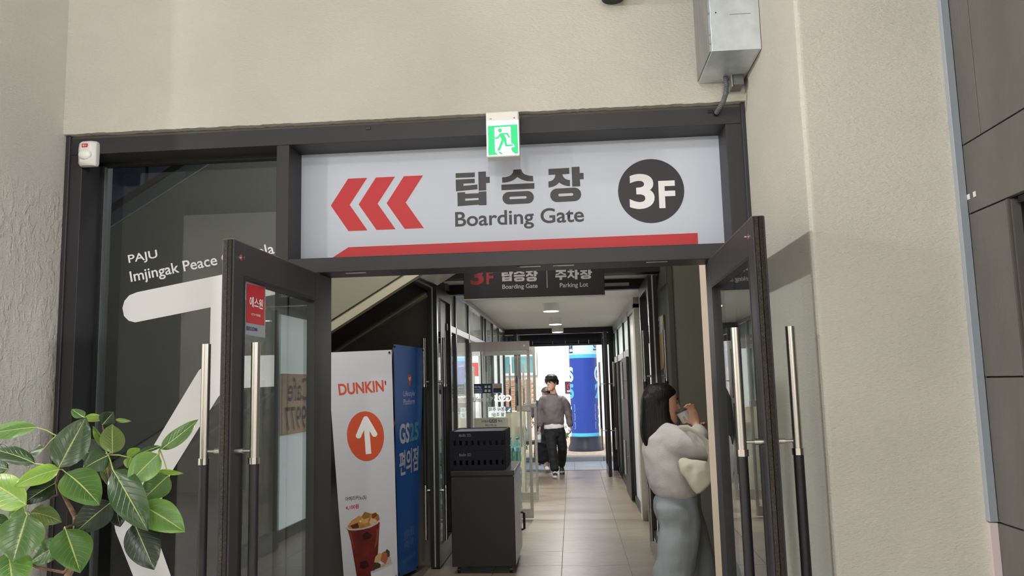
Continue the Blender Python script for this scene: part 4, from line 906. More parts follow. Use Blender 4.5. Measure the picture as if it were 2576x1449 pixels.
for xx, yy in ((cx0+.05, cy0+.07), (cx1-.05, cy0+.07), (cx0+.05, cy1-.07), (cx1-.05, cy1-.07)):
    cs = MB().box(xx-.012, xx+.012, yy-.02, yy+.02, .145, .17).build('caster', M_BLKS, cb)
    MB().cyl((xx-.012, yy, .127), (xx+.012, yy, .127), .027, 16).build('wheel', M_BLK, cs, smooth=True)
M_CRATE = mat('crate_navy', (10, 12, 26), .6, spec=.25)
def crate(z, label, x0=-1.07, x1=-.60, y0=3.2, y1=3.8, h=.165):
    r = empty('plastic_crate', ((x0+x1)/2, (y0+y1)/2, z), label, 'crate', 'navy crates on the black cabinet')
    t = .012
    box('base', (x0+.01, x1-.01, y0+.01, y1-.01, z, z+.015), M_CRATE, r)
    b = MB().box(x0, x1, y0, y0+t, z, z+.045).box(x0, x1, y0, y0+t, z+.085, z+h)
    xx = x0
    while xx < x1-.02: b.box(xx, xx+.03, y0, y0+t, z+.045, z+.085); xx += .052
    b.build('front_wall', M_CRATE, r)
    box('back_wall', (x0, x1, y1-t, y1, z, z+h), M_CRATE, r)
    for sx in (x0, x1-t):
        b = MB().box(sx, sx+t, y0+t, y1-t, z, z+.03).box(sx, sx+t, y0+t, y1-t, z+h-.035, z+h)
        b.build('side_wall', M_CRATE, r)
        for i in range(8):
            yy = y0+.05+i*(y1-y0-.1)/7; box('side_rib', (sx-.004, sx+t+.012, yy-.01, yy+.01, z+.005, z+h-.002), M_CRATE, r)
    b = MB()
    for i in range(1, 8): b.cyl((x0+.01, y0+i*(y1-y0)/8, z+h-.006), (x1-.01, y0+i*(y1-y0)/8, z+h-.006), .004, 6)
    for i in range(1, 10): b.cyl((x0+i*(x1-x0)/10, y0+.01, z+h-.01), (x0+i*(x1-x0)/10, y1-.01, z+h-.01), .004, 6)
    b.build('divider_grid', mat('grid_grey', (96, 100, 118), .35), r)
    Sc = flat((0, y0, 0), (1, 0, 0), (0, 0, 1), .001)
    text('lettering', 'SD', (-.92, -.885, z+h-.045, z+h-.02), Sc, mat('crate_print', (96, 98, 108), .5), r, bold=.01)
    polys('worn_print', [rect((-.99+i*.012, -.982+i*.012, z+h-.044, z+h-.022-(i % 3)*.004)) for i in range(5)], Sc, MATS['crate_print'], r)
    return r
crate(.957, 'navy plastic crate, lower one on the black cabinet'); crate(1.123, 'navy plastic crate, upper one with open wire grid on top')
nb = empty('notice_board', (-.9, 3.86, .957), 'cream notice board standing behind the crates on the cabinet', 'board')
yn = 3.86
box('board', (gp(1193, 1100, yn)[0], gp(1279, 1100, yn)[0], yn, yn+.02, .957, gp(1240, 1051, yn)[1]), mat('board_cream', (214, 212, 190), .5), nb, bevel=.002)
SN = flat((0, yn, 0), (1, 0, 0), (0, 0, 1), .0015)
text('lettering', '우리동네', gb((1211, 1057), (1228, 1063), yn), SN, M_INK, nb, bold=.02); text('lettering', 'GS25', gb((1230, 1055), (1250, 1063), yn), SN, M_NAVY, nb, bold=.03); text('lettering', '에서', gb((1253, 1056), (1263, 1062), yn), SN, M_INK, nb, bold=.02)
text('lettering', '편의시 지역 나눔', gb((1221, 1067), (1249, 1073), yn), SN, mat('ink_teal', (70, 110, 120), .5), nb, bold=.02)
box('back_stay', (-.9, -.88, yn+.02, yn+.1, .957, 1.2), M_BLKS, nb)

# ---- water packs by the shop door
M_PET = glass('pet_plastic', (205, 232, 228), .08, haze=.12, hazecol=(215, 235, 230)); M_CAP = mat('cap_teal', (60, 130, 120), .4)
def bottle(x, y, z, label):
    r = empty('water_bottle', (x, y, z), label, 'bottle', 'bottles in the water packs by the shop door')
    MB().lathe([(.036, z), (.042, z+.01), (.043, z+.06), (.038, z+.1), (.043, z+.14), (.043, z+.2), (.03, z+.25), (.014, z+.275), (.014, z+.29)], (x, y, 0), 12).build('body', M_PET, r, smooth=True)
    MB().lathe([(.0435, z+.145), (.0435, z+.195)], (x, y, 0), 12).build('sleeve', mat('label_pale', (150, 190, 195), .5), r, smooth=True)
    MB().lathe([(.017, z+.288), (.017, z+.305), (.015, z+.307)], (x, y, 0), 10).build('cap', M_CAP, r, smooth=True)
    return r
bt = None
for lv in range(3):
    for i in range(4):
        for j in range(3):
            lab = 'water bottle by the shop door, %s layer, %s column, %s row' % (('bottom', 'middle', 'top')[lv], ('first', 'second', 'third', 'fourth')[i], ('front', 'middle', 'back')[j])
            if bt is None: bt = bottle(-.98, 6.2, .1, lab)
            else: dup(bt, (i*.092, j*.092, lv*.31), label=lab)

# ---- yellow and white die-cut sign on the passage side wall
ps = empty('wall_poster', (.85, 3.9, 1.7), 'yellow and white shaped poster on the grey wall behind the woman', 'poster')
xw = .857
def pp(x, y): p = at(x, y, x=xw); return (-p.y, p.z)
SP = flat((xw, 0, 0), (0, -1, 0), (0, 0, 1), .012)
def slab(name, pts, S, d, mt, par): return MB().prism([S(*p) for p in pts], d).build(name, mt, par)
slab('yellow_board', [pp(*p) for p in [(1653, 800), (1671, 792), (1673, 826), (1675, 860), (1672, 925), (1669, 929), (1656, 931)]], SP, (.014, 0, 0), mat('poster_yellow', (198, 146, 58), .5), ps)
SP2 = flat((xw, 0, 0), (0, -1, 0), (0, 0, 1), .0135)
poly('white_field', [pp(*p) for p in [(1651, 806), (1671, 793), (1671, 828), (1668, 838), (1661, 842), (1659, 850), (1651, 822)]], SP2, mat('poster_white', (200, 198, 196), .5), ps)
SP3 = flat((xw, 0, 0), (0, -1, 0), (0, 0, 1), .015)
polys('printed_lines', [[pp(*p) for p in q] for q in ([(1660, 808), (1662, 807), (1662, 816), (1660, 817)], [(1661, 823), (1663, 822), (1663, 830), (1661, 831)], [(1662, 875), (1663, 875), (1664, 905), (1663, 905)], [(1659, 880), (1660, 880), (1661, 905), (1660, 905)])], SP3, M_INK, ps)
# ---- café board on the right wall just past the inner doors (it mirrors in the left entrance door)
cf = empty('cafe_board', (.85, 5.2, 1.2), 'brown cafe board on the right corridor wall', 'sign')
box('board', (.822, .844, 4.6, 5.45, 1.2, 1.86), mat('cafe_brown', (196, 166, 138), .5, noise_=.1, nscale=12, stretch=(1, .2, 3)), cf)
SCF = flat((.822, 0, 0), (0, -1, 0), (0, 0, 1), .0015)
text('lettering', 'Cafe', (-5.4, -4.75, 1.56, 1.82), SCF, M_INK, cf, bold=.01); text('lettering', '9977', (-5.3, -4.65, 1.24, 1.5), SCF, M_INK, cf, bold=.01)

# ---- corridor lamps
def cor_lamp(x, y, label):
    r = empty('corridor_ceiling_lamp', (x, y, 2.6), label, 'lamp', 'round lamps on the corridor ceiling')
    MB().lathe([(.095, 2.6), (.104, 2.605), (.105, 2.62), (.105, 2.7)], (x, y, 0), 32).build('housing', M_WHITE, r, smooth=True)
    MB().lathe([(.093, 2.597), (.097, 2.598), (.097, 2.602)], (x, y, 0), 32).build('diffuser', mat('lamp_glow', (255, 252, 245), .5, emit=6), r)
    ld = bpy.data.lights.new('lamp_light', 'AREA'); ld.shape = 'DISK'; ld.size = .18; ld.energy = 34; ld.color = (1, .97, .92)
    lo_ = bpy.data.objects.new('lamp_light', ld); COL.objects.link(lo_); lo_.parent = r; lo_.location = (0, 0, -.006)
cor_lamp(-.234, 6.4, 'round white corridor ceiling lamp nearest the hanging sign'); cor_lamp(-.226, 8.7, 'round white corridor ceiling lamp, middle of three'); cor_lamp(-.225, 10.6, 'round white corridor ceiling lamp nearest the exit')

# ---- shop interior seen through the glazing
box('wall_shop_left', (-6.2, -6.1, 3.85, 11.1, 0, 2.7), M_WHITE, label='white far wall inside the shop', cat='wall', kind='structure')
box('wall_shop_back', (-6.2, -1.26, 11.0, 11.1, 0, 2.7), M_WHITE, label='white end wall inside the shop', cat='wall', kind='structure')
box('floor', (-6.2, -1.6, 3.76, 11.1, -.05, .098), mat('shop_floor', (176, 172, 166), .4), label='pale floor inside the shop', cat='floor', kind='structure')
box('ceiling', (-6.2, -1.3, 3.76, 11.1, 2.7, 2.85), M_CEIL, label='white ceiling inside the shop', cat='ceiling', kind='structure')
for i, (xx, yy) in enumerate(((-3, 6), (-3, 9))):
    r = empty('shop_light', (xx, yy, 2.66), ('flat white ceiling light inside the shop, nearer one', 'flat white ceiling light inside the shop, farther one')[i], 'lamp', 'shop ceiling lights')
    box('tray', (xx-.6, xx+.6, yy-.15, yy+.15, 2.665, 2.7), M_WHITE, r); box('diffuser', (xx-.57, xx+.57, yy-.13, yy+.13, 2.66, 2.666), MATS['lamp_glow'], r)
    ld = bpy.data.lights.new('lamp_light', 'AREA'); ld.shape = 'RECTANGLE'; ld.size = 1.1; ld.size_y = .25; ld.energy = 170; ld.color = (.96, .98, 1)
    lo_ = bpy.data.objects.new('lamp_light', ld); COL.objects.link(lo_); lo_.parent = r; lo_.location = (0, 0, -.01)
def shelf(x, y0, y1, label):
    r = empty('shop_shelf', (x, (y0+y1)/2, .1), label, 'shelf', 'shop shelves')
    box('back_panel', (x-.02, x, y0, y1, .1, 1.6), M_WHITE, r); box('plinth', (x, x+.4, y0, y1, .1, .2), M_WHITE, r)
    for yy in (y0, y1-.02): box('side_panel', (x, x+.4, yy, yy+.02, .1, 1.6), M_WHITE, r)
    for z in (.2, .55, .9, 1.25): box('shelf_board', (x, x+.4, y0, y1, z, z+.02), M_WHITE, r)
    return r
shelf(-3.2, 7.4, 9.0, 'white shop shelf with coloured packets, nearer one'); shelf(-3.2, 9.2, 10.8, 'white shop shelf with coloured packets, farther one')
cols = [(200, 40, 40), (220, 170, 50), (60, 120, 70), (50, 90, 160), (225, 225, 220), (150, 70, 40), (230, 120, 60), (90, 60, 120)]
cn = ['red', 'yellow', 'green', 'blue', 'white', 'brown', 'orange', 'purple']
for sI, ys_ in enumerate((7.45, 9.25)):
    for z, zn in ((.57, 'low'), (.92, 'middle'), (1.27, 'top')):
        for i in range(8):
            ci = (i*3+int(z*10)+sI) % 8; yy = ys_+i*.19; hh = .2+.06*((i*7) % 3)
            r = MB().box(-3.06, -2.92, yy, yy+.14, z+.001, z+hh).build('packet', mat('packet_'+cn[ci], cols[ci], .4), bevel=.008)
            tag(r, '%s snack packet on the %s board of the %s shop shelf' % (cn[ci], zn, ('nearer', 'farther')[sI]), 'packet', 'packets on the shop shelves')
dc = empty('drinks_cooler', (-1.9, 6.9, .1), 'dark upright cooler with a white side just inside the shop', 'cooler')
box('body', (-2.16, -1.62, 9.0, 9.6, .1, 2.0), M_WHITE, dc, bevel=.01); box('door', (-2.14, -1.86, 8.985, 9.0, .25, 1.95), mat('cooler_dark', (48, 46, 46), .2), dc, bevel=.004)
box('grille', (-2.14, -1.64, 8.985, 9.0, .12, .23), M_BLKS, dc)
for zz in (1.35, 1.42, 1.5): box('door_print', (-2.10, -1.92, 8.982, 8.985, zz, zz+.02), mat('cooler_print', (150, 145, 140), .5), dc)
pl = empty('pillar_sign', (-1.62, 10.2, .1), 'white upright shop panel with a red mark', 'sign'); box('panel', (-1.75, -1.62, 10.2, 10.3, .1, 2.2), M_WHITE, pl); box('red_mark', (-1.74, -1.64, 10.19, 10.2, 1.85, 2.08), M_RED, pl)
po = box('poster_panel', (-1.62, -1.36, 5.36, 5.39, .1, 1.9), mat('poster_pale', (212, 214, 214), .6), label='pale poster panel standing just inside the shop glass', cat='poster')
text('lettering', '신메뉴', (-1.56, -1.42, 1.2, 1.3), flat((0, 5.36, 0), (1, 0, 0), (0, 0, 1)), mat('ink_grey', (110, 118, 128), .6), po); text('lettering', '출시', (-1.55, -1.43, 1.05, 1.16), flat((0, 5.36, 0), (1, 0, 0), (0, 0, 1)), MATS['ink_grey'], po)
bx_ = empty('cardboard_carton', (-.85, 7.9, .1), 'tall pale carton by the farther shop door', 'carton')
box('body', (-1.12, -.70, 7.6, 8.0, .1, 1.3), mat('carton_pale', (226, 212, 190), .7), bx_, bevel=.005); box('tape', (-.94, -.88, 7.597, 8.003, .09+.02, 1.303), mat('tape', (206, 190, 160), .4), bx_)
# side door handles on the right corridor wall
sd = empty('door_10', (.79, 7.6, .1), 'dark side door with long steel pull on the right corridor wall', 'door', kind='structure')
box('leaf', (.74, .775, 7.1, 8.1, .12, 2.02), M_BLKS, sd, bevel=.003)
for z0_, z1_ in ((1.45, 1.95), (.45, .9)):
    h = MB().cyl((.69, 7.25, z0_), (.69, 7.25, z1_), .017, 12).build('handle', M_STEEL, sd, smooth=True)
    MB().cyl((.69, 7.25, (z0_+z1_)/2), (.745, 7.25, (z0_+z1_)/2), .008, 8).build('standoff', M_STEEL, h)

# ---- unseen lamps added high up to brighten the stair and vestibule
vl = empty('vestibule_fill_lamp', (-1.7, 1.0, 4.2), 'added fill lamp high above the vestibule behind the entrance', 'lamp')
MB().lathe([(.16, 4.2), (.17, 4.19), (.18, 4.22), (.18, 4.3), (.03, 4.32), (.02, 4.7)], (-1.7, 1.0, 0), 28).build('housing', M_WHITE, vl, smooth=True)
ld = bpy.data.lights.new('lamp_light', 'AREA'); ld.shape = 'DISK'; ld.size = .3; ld.energy = 55; ld.color = (1, .97, .9)
lo_ = bpy.data.objects.new('lamp_light', ld); COL.objects.link(lo_); lo_.parent = vl; lo_.location = (0, 0, -.012)

vm = empty('vestibule_fill_lamp', (-.35, .75, 4.2), 'added fill lamp high above the vestibule just behind the doors', 'lamp')  # second added fill, lifts the beige wall end and the woman
MB().lathe([(.16, 4.2), (.17, 4.19), (.18, 4.22), (.18, 4.3), (.03, 4.32), (.02, 4.7)], (-.35, .75, 0), 28).build('housing', M_WHITE, vm, smooth=True)
ld = bpy.data.lights.new('lamp_light', 'AREA'); ld.shape = 'DISK'; ld.size = .3; ld.energy = 30; ld.color = (1, .97, .92)
lo_ = bpy.data.objects.new('lamp_light', ld); COL.objects.link(lo_); lo_.parent = vm; lo_.location = (0, 0, -.012)
# ================================================================ OUTSIDE
M_PAVE = mat('pavement', (176, 176, 174), .7, noise_=.08, nscale=12)
pv = box('pavement', (-8, 9, 11.15, 12.72, -.1, .094), mat('pavement_joint', (110, 110, 110), .9), label='pale paving outside the exit', cat='pavement', kind='structure')
slab0 = None
for i in range(10):
    for j in range(3):
        x0, y0 = -2.6+i*.52, 11.16+j*.52
        if slab0 is None: slab0 = box('paving_slab', (x0, x0+.515, y0, y0+.515, .06, .1), M_PAVE, pv, bevel=.002)
        else:
            t = bpy.data.objects.new('paving_slab', slab0.data); COL.objects.link(t); t.parent = pv; t.location = (i*.52, j*.52, 0)
kb = box('kerb', (-8, 9, 12.72, 12.9, -.1, .08), mat('kerb_joint', (120, 120, 118), .9), label='low concrete kerb across the planting strip outside', cat='kerb', kind='structure')
k0 = None
for i in range(7):
    x0 = -3+i*.9
    if k0 is None: k0 = box('kerb_stone', (x0, x0+.894, 12.715, 12.9, 0, .19), mat('kerb_grey', (150, 150, 146), .8), kb, bevel=.01)
    else: t = bpy.data.objects.new('kerb_stone', k0.data); COL.objects.link(t); t.parent = kb; t.location = (i*.9, 0, 0)
box('ground', (-20, 22, 12.9, 40, -.2, .12), mat('leaf_litter', (176, 158, 132), .95, noise_=.25, nscale=14, bump=.5, bscale=30), label='dry earth and leaf litter behind the kerb', cat='ground', kind='structure')
# grass tufts: stuff
for lab, spots in (('thin grass blades right of the black column base', ((1.0, 15.2), (.95, 14.6), (1.1, 15.6))), ('thin grass blades left of the black column base', ((-.55, 14.4), (-.7, 13.8)))):
    b = MB()
    for i in range(140):
        x_, y_ = random.choice(spots); x_ += random.uniform(-.2, .2); y_ += random.gauss(0, .2); h_ = random.uniform(.04, .12); a_ = random.uniform(0, 2*pi)
        b.add([(x_-.006*cos(a_), y_-.006*sin(a_), .12), (x_+.006*cos(a_), y_+.006*sin(a_), .12), (x_+random.uniform(-.04, .04), y_+random.uniform(-.03, .03), .12+h_)], [(0, 1, 2)])
    b.build('grass', mat('grass', (120, 150, 80), .7), label=lab, cat='grass', kind='stuff')
# awning just outside the exit
aw = empty('awning', (-.2, 12, 2.39), 'dark navy awning valance hanging outside the exit', 'awning')
M_AWN = mat('awning_navy', (34, 33, 44), .7)
box('valance', (-3, 3, 12.0, 12.04, 2.42, 2.75), M_AWN, aw); box('canopy', (-3, 3, 11.1, 12.05, 2.72, 2.76), M_AWN, aw)
MB().cyl((-3, 12.0, 2.45), (3, 12.0, 2.45), .028, 12).build('front_tube', M_BLKS, aw, smooth=True)
MB().cyl((-3, 11.95, 2.66), (3, 11.95, 2.66), .012, 10).build('upper_tube', mat('tube_pale', (150, 150, 155), .4, .5), aw)
for xx in (-.75, -.35, .16, .36, -.1): MB().cyl((xx, 11.96, 2.45), (xx, 11.96, 2.52), .008, 8).build('hook', M_STEEL, aw)
for xx in (-.62, -.1, .5): box('seam', (xx-.004, xx+.004, 11.996, 12, 2.46, 2.72), mat('awning_seam', (60, 58, 70), .7), aw)
# blue advertising column on its black base
cx, cyy = .28, 15.15; RC = .325
ac = empty('advertising_column', (cx, cyy, .12), 'blue printed advertising column on a round black base outside the exit', 'column')
MB().lathe([(.4, .12), (.41, .13), (.405, .2), (.365, .3), (.36, .44), (.33, .455)], (cx, cyy, 0), 48).build('base', mat('base_black', (36, 38, 46), .35), ac, smooth=True)
def band(name, z0, z1, mt, r=RC): return MB().lathe([(r, z0), (r, z1)], (cx, cyy, 0), 48).build(name, mt, ac, smooth=True)
M_CYAN = mat('column_cyan', (84, 186, 226), .5); M_BLUE = mat('column_blue', (38, 66, 152), .5); M_PCY = mat('column_pale', (196, 234, 244), .5)
band('cyan_band', .45, .53, M_CYAN); band('blue_sleeve', .53, 2.26, M_BLUE); band('cyan_band', 2.26, 2.345, M_CYAN); band('pale_sleeve', 2.345, 4.4, M_PCY)
def SCY(a0): return lambda u, v: V((cx+(RC+.003)*sin(a0+u/RC), cyy-(RC+.003)*cos(a0+u/RC), v))
for a0, t1, t2 in ((-1.16, 'S', '5'), (1.2, 'G', '2')):
    text('lettering', t1, (-.11, .11, 1.71, 2.06), SCY(a0), M_PCY, ac, bold=.05, cuts=12); text('lettering', t2, (-.11, .11, 1.32, 1.66), SCY(a0), M_CYAN, ac, bold=.05, cuts=12)
    text('lettering', '편' if a0 < 0 else '의', (-.12, .12, 2.38, 2.64), SCY(a0), M_NAVY, ac, bold=.03, cuts=12)
    for i in range(3):
        z_ = .62+i*.2
        polys('outlined_box', [[rrect(-.12, .12, z_, z_+.17, .03), rrect(-.113, .113, z_+.007, z_+.163, .025)[::-1]]], SCY(a0*.98), M_PCY, ac)
        polys('box_icon', [rect((-.03, .03, z_+.05, z_+.12))], SCY(a0*1.08), M_PCY, ac)
# white building with brick bay and window
wb = empty('building', (0, 20.2, .12), 'white rendered building with a brick bay across the yard', 'building')
box('wall', (-1.0, 16, 20, 22, .12, 7), mat('render_white', (232, 232, 228), .85), wb)
box('bay_wall', (-9, -1.0, 20.12, 22, .12, 7), mat('mortar', (196, 190, 182), .9), wb)
fw = box('window', (-3.4, -1.03, 20.06, 20.12, 1.95, 2.62), M_WHITE, wb)
for i in range(3): box('pane', (-3.3+i*.76, -2.62+i*.76+.02, 20.05, 20.062, 2.03, 2.52), mat('teal_pane', (96, 150, 156), .15), fw)
brick0 = None; nb_ = 0
for r_ in range(15):
    z_ = .95+r_*.068 if r_ < 13 else 2.72+(r_-13)*.068
    for c_ in range(11):
        x_ = -3.55+c_*.235+(.117 if r_ % 2 else 0)
        if x_+.22 > -1.0: continue
        if brick0 is None: brick0 = box('brick', (x_, x_+.222, 20.1, 20.125, z_, z_+.056), mat('brick_buff', (190, 140, 108), .85, noise_=.2, nscale=6), wb); bx0 = (x_, z_)
        else: t = bpy.data.objects.new('brick', brick0.data); COL.objects.link(t); t.parent = wb; t.location = (x_-bx0[0], random.uniform(-.004, .004), z_-bx0[1])
ns = empty('no_smoking_sign', (.02, 19.97, 1.45), 'dark sign with red prohibition ring on the white building', 'sign')
q = [at(x_, y_, y=19.98) for x_, y_ in ((1421, 960), (1452, 989))]
box('plate', (q[0].x, q[1].x, 19.97, 20, q[1].z, q[0].z), mat('plate_maroon', (58, 40, 52), .5), ns)
Sn = flat((0, 19.97, 0), (1, 0, 0), (0, 0, 1), .003); cc = ((q[0].x+.17), (q[0].z-.15))
polys('ring', [[circ(cc[0], cc[1], .11, 28), circ(cc[0], cc[1], .085, 28)[::-1]], [(cc[0]-.08, cc[1]+.06), (cc[0]-.06, cc[1]+.08), (cc[0]+.08, cc[1]-.06), (cc[0]+.06, cc[1]-.08)]], Sn, M_RED, ns)
polys('text_lines', [rect((q[0].x+.05, q[0].x+.28, q[1].z+.04+i*.03, q[1].z+.055+i*.03)) for i in range(2)], Sn, M_VINYL, ns)
# bench board and flower pot by the exit
bn = empty('bench', (-1.0, 12.3, .1), 'dark plank bench outside the exit, left of the people', 'bench')
box('seat', (-1.5, -.62, 12.1, 12.5, .5, .56), mat('bench_slate', (74, 74, 84), .7), bn, bevel=.004)
for xx in (-1.4, -.68): b = MB().beam((xx, 12.15, .1), (xx, 12.4, .5), .05, .05, (1, 0, 0)); b.build('leg', M_BLKS, bn)
b = MB().beam((-.66, 12.12, .5), (-.42, 12.12, .1), .3, .03, (0, 1, 0)); b.build('brace', mat('bench_slate', (74, 74, 84), .7), bn)
fpz = empty('flower_pot', (-.98, 12.3, .562), 'pink flowers in a small pot on the bench outside', 'plant')
MB().lathe([(.07, .562), (.1, .7), (.105, .71), (.09, .71)], (-.95, 12.3, 0), 20).build('pot', M_WHITE, fpz, smooth=True)
for i in range(14):
    a_ = i*2.4; rr = .03+.012*i**.5*2; p = V((-.95+rr*cos(a_)*1.6, 12.3+rr*sin(a_), .78+random.uniform(0, .14)))
    MB().tube([(-.95, 12.3, .7), p], .003, 5).build('stem', MATS['grass'], fpz)
    bm_ = MB().lathe([(.004, -.02), (.028, -.006), (.03, .004), (.012, .014)], (0, 0, 0), 8); bm_.v = [v+p for v in bm_.v]; bm_.build('blossom' if i % 2 else 'foliage_tuft', mat('flower_pink', (224, 70, 120), .6) if i % 2 else mat('tuft_green', (110, 150, 80), .6), fpz)
def shrub(x, y, s, label):
    r = empty('shrub', (x, y, .12), label, 'shrub', 'shrubs in the planting strip'); b = MB()
    for i in range(90):
        d = V((random.gauss(0, 1), random.gauss(0, 1), random.gauss(0, 1))).normalized(); p = V((x, y, .12+s*.9)) + V((d.x*s*.6, d.y*s*.5, d.z*s*.8))
        a_ = V((random.gauss(0, 1), random.gauss(0, 1), random.gauss(0, 1))).normalized(); c_ = a_.cross(d).normalized(); q_ = .05*s/.3
        b.add([p-a_*q_, p+c_*q_*.5, p+a_*q_, p-c_*q_*.5], [(0, 1, 2, 3)])
    b.build('foliage', mat('shrub_green', (120, 150, 96), .6, tl=.3), r); MB().tube([(x, y, .12), (x, y, .12+s)], .015, 6).build('stem', M_BARK, r)
shrub(-1.25, 14.2, .42, 'small pale shrub behind the bench, left of the people'); shrub(-.36, 15.6, .38, 'small pale shrub between the man and the blue column')
# ================================================================ PEOPLE
def ringpts(c, t, ref, a, b_, n=16):
    x = (ref - t*ref.dot(t)).normalized(); y = t.cross(x)
    return [c + x*(a*cos(2*pi*j/n)) + y*(b_*sin(2*pi*j/n)) for j in range(n)]
def loft(B, pts, ref=(1, 0, 0), n=16):
    """pts: (centre, a, b) with a along ref; ends closed with a small dome"""
    ref = V(ref); rings = []; C = [V(p[0]) for p in pts]
    for i, (c, a, b_) in enumerate(pts):
        t = (C[min(i+1, len(C)-1)]-C[max(i-1, 0)]).normalized()
        if i == 0: rings.append(ringpts(C[0]-t*min(a, b_)*.45, t, ref, a*.55, b_*.55, n))
        rings.append(ringpts(C[i], t, ref, a, b_, n))
        if i == len(C)-1: rings.append(ringpts(C[i]+t*min(a, b_)*.45, t, ref, a*.55, b_*.55, n))
    B.ring_loft(rings)
def skin(B, name, mt, parent, vox=.008, sm=6, wr=0, wsc=9, seed=0, **kw):
    """fuse overlapping lofts into one continuous surface"""
    me = bpy.data.meshes.new('tmp'); me.from_pydata([tuple(v) for v in B.v], [], B.f)
    bm = bmesh.new(); bm.from_mesh(me); bmesh.ops.recalc_face_normals(bm, faces=bm.faces); bm.to_mesh(me); bm.free()
    o = bpy.data.objects.new('tmp', me); COL.objects.link(o)
    r = o.modifiers.new('r', 'REMESH'); r.mode = 'VOXEL'; r.voxel_size = vox
    s = o.modifiers.new('s', 'SMOOTH'); s.iterations = sm; s.factor = .5
    dg = bpy.context.evaluated_depsgraph_get()
    out = bpy.data.meshes.new_from_object(o.evaluated_get(dg)); bpy.data.objects.remove(o); bpy.data.meshes.remove(me)
    out.name = name; out.materials.clear()
    if wr:
        nn = [v.normal.copy() for v in out.vertices]
        for v, n_ in zip(out.vertices, nn):
            p = v.co*wsc + V((seed, 0, 0)); p.z *= 1.0
            v.co += n_*(wr*(noise.noise(V((p.x*1.0+p.z*.5, p.y, p.z*1.5))) + .5*noise.noise(p*2.3)))
    for p in out.polygons: p.use_smooth = True
    return tag(link(name, out, mt, parent), **kw)
M_SKIN = mat('skin', (206, 158, 132), .5); M_HAIR = mat('black_hair', (16, 14, 14), .5, spec=.3, noise_=.3, nscale=90, bump=.5, bscale=110, stretch=(1, 1, .06))
class Head:
    def __init__(s, c, f, up=(0, 0, 1), k=1.0):
        s.c = V(c); s.k = k; s.f = V(f).normalized(); s.z = V(up).normalized(); s.x = s.f.cross(s.z).normalized(); s.f = s.z.cross(s.x)
    def p(s, x, y, z): return s.c + (s.x*x + s.f*y + s.z*z)*s.k
    def ring(s, z, a, fr, bk, n=20):
        cy_, ry = (fr+bk)/2, (fr-bk)/2
        return [s.p(a*cos(2*pi*j/n), cy_+ry*sin(2*pi*j/n), z) for j in range(n)]
    def skull(s, B):
        B.ring_loft([s.ring(*q) for q in ((-.118, .018, .07, .03), (-.105, .036, .084, -.0), (-.075, .054, .088, -.05), (-.03, .066, .086, -.08), (.02, .073, .086, -.095), (.06, .074, .08, -.098), (.09, .06, .055, -.085), (.11, .035, .02, -.05))])
        B.ring_loft([[s.p(x, y, z) for x, y in ((-w, .078), (w, .078), (w*.5, d), (-w*.5, d))] for z, w, d in ((.028, .006, .088), (.0, .009, .1), (-.02, .013, .108), (-.03, .013, .098))])
        for sx in (-1, 1): B.ring_loft([[s.p(sx*(.07+.012*q), -.005+.014*cos(t)*w, -.01+.03*sin(t)*w) for t in [2*pi*j/8 for j in range(8)]] for q, w in ((0, .7), (.6, 1), (1, .6))])
    def face(s, parent):
        for sx in (-1, 1):
            B = MB().ring_loft([[s.p(sx*.031+.013*cos(t)*w, .0805+d, .012+.005*sin(t)*w) for t in [2*pi*j/10 for j in range(10)]] for d, w in ((0, 1), (.0035, .8))]); B.build('eye', M_BLKS, parent, smooth=True)
            B = MB().tube([s.p(sx*.016, .086, .034), s.p(sx*.034, .085, .038), s.p(sx*.05, .075, .032)], [.0022, .003, .0015], 6); B.build('eyebrow', M_HAIR, parent)
        B = MB().tube([s.p(-.024, .078, -.057), s.p(-.01, .089, -.062), s.p(.01, .089, -.062), s.p(.024, .078, -.057)], [.002, .0055, .0055, .002], 8); B.build('mouth', mat('lips', (176, 96, 90), .4), parent, smooth=True)
def hand(B, w, d, side, curl=1.0, k=1.0, nr=None):
    """palm and five bent fingers added to the body lofts; w wrist, d direction of the palm, side towards the thumb"""
    w, d, side = V(w), V(d).normalized(), V(side).normalized(); nr = d.cross(side).normalized()
    side = nr.cross(d)
    loft(B, [(w, .026*k, .02*k), (w+d*.04*k, .036*k, .017*k), (w+d*.085*k, .04*k, .014*k)], side, 12)
    for i, ln in enumerate((.072, .08, .075, .06)):
        o = w + d*.085*k + side*((.028-.0185*i)*k); c_ = curl
        a = o + (d*cos(.5*c_)+nr*sin(.5*c_))*(ln*.45*k); b2 = a + (d*cos(1.2*c_)+nr*sin(1.2*c_))*(ln*.35*k); c2 = b2 + (d*cos(1.9*c_)+nr*sin(1.9*c_))*(ln*.28*k)
        loft(B, [(o, .009*k, .009*k), (a, .0088*k, .0088*k), (b2, .008*k, .008*k), (c2, .007*k, .007*k)], side, 8)
    o = w + d*.03*k + side*.03*k; a = o + (side*.6+d*.6+nr*.35).normalized()*.04*k; b2 = a + (d*.8+nr*.5+side*.1).normalized()*.032*k
    loft(B, [(o, .011*k, .011*k), (a, .01*k, .01*k), (b2, .008*k, .008*k)], side, 8)

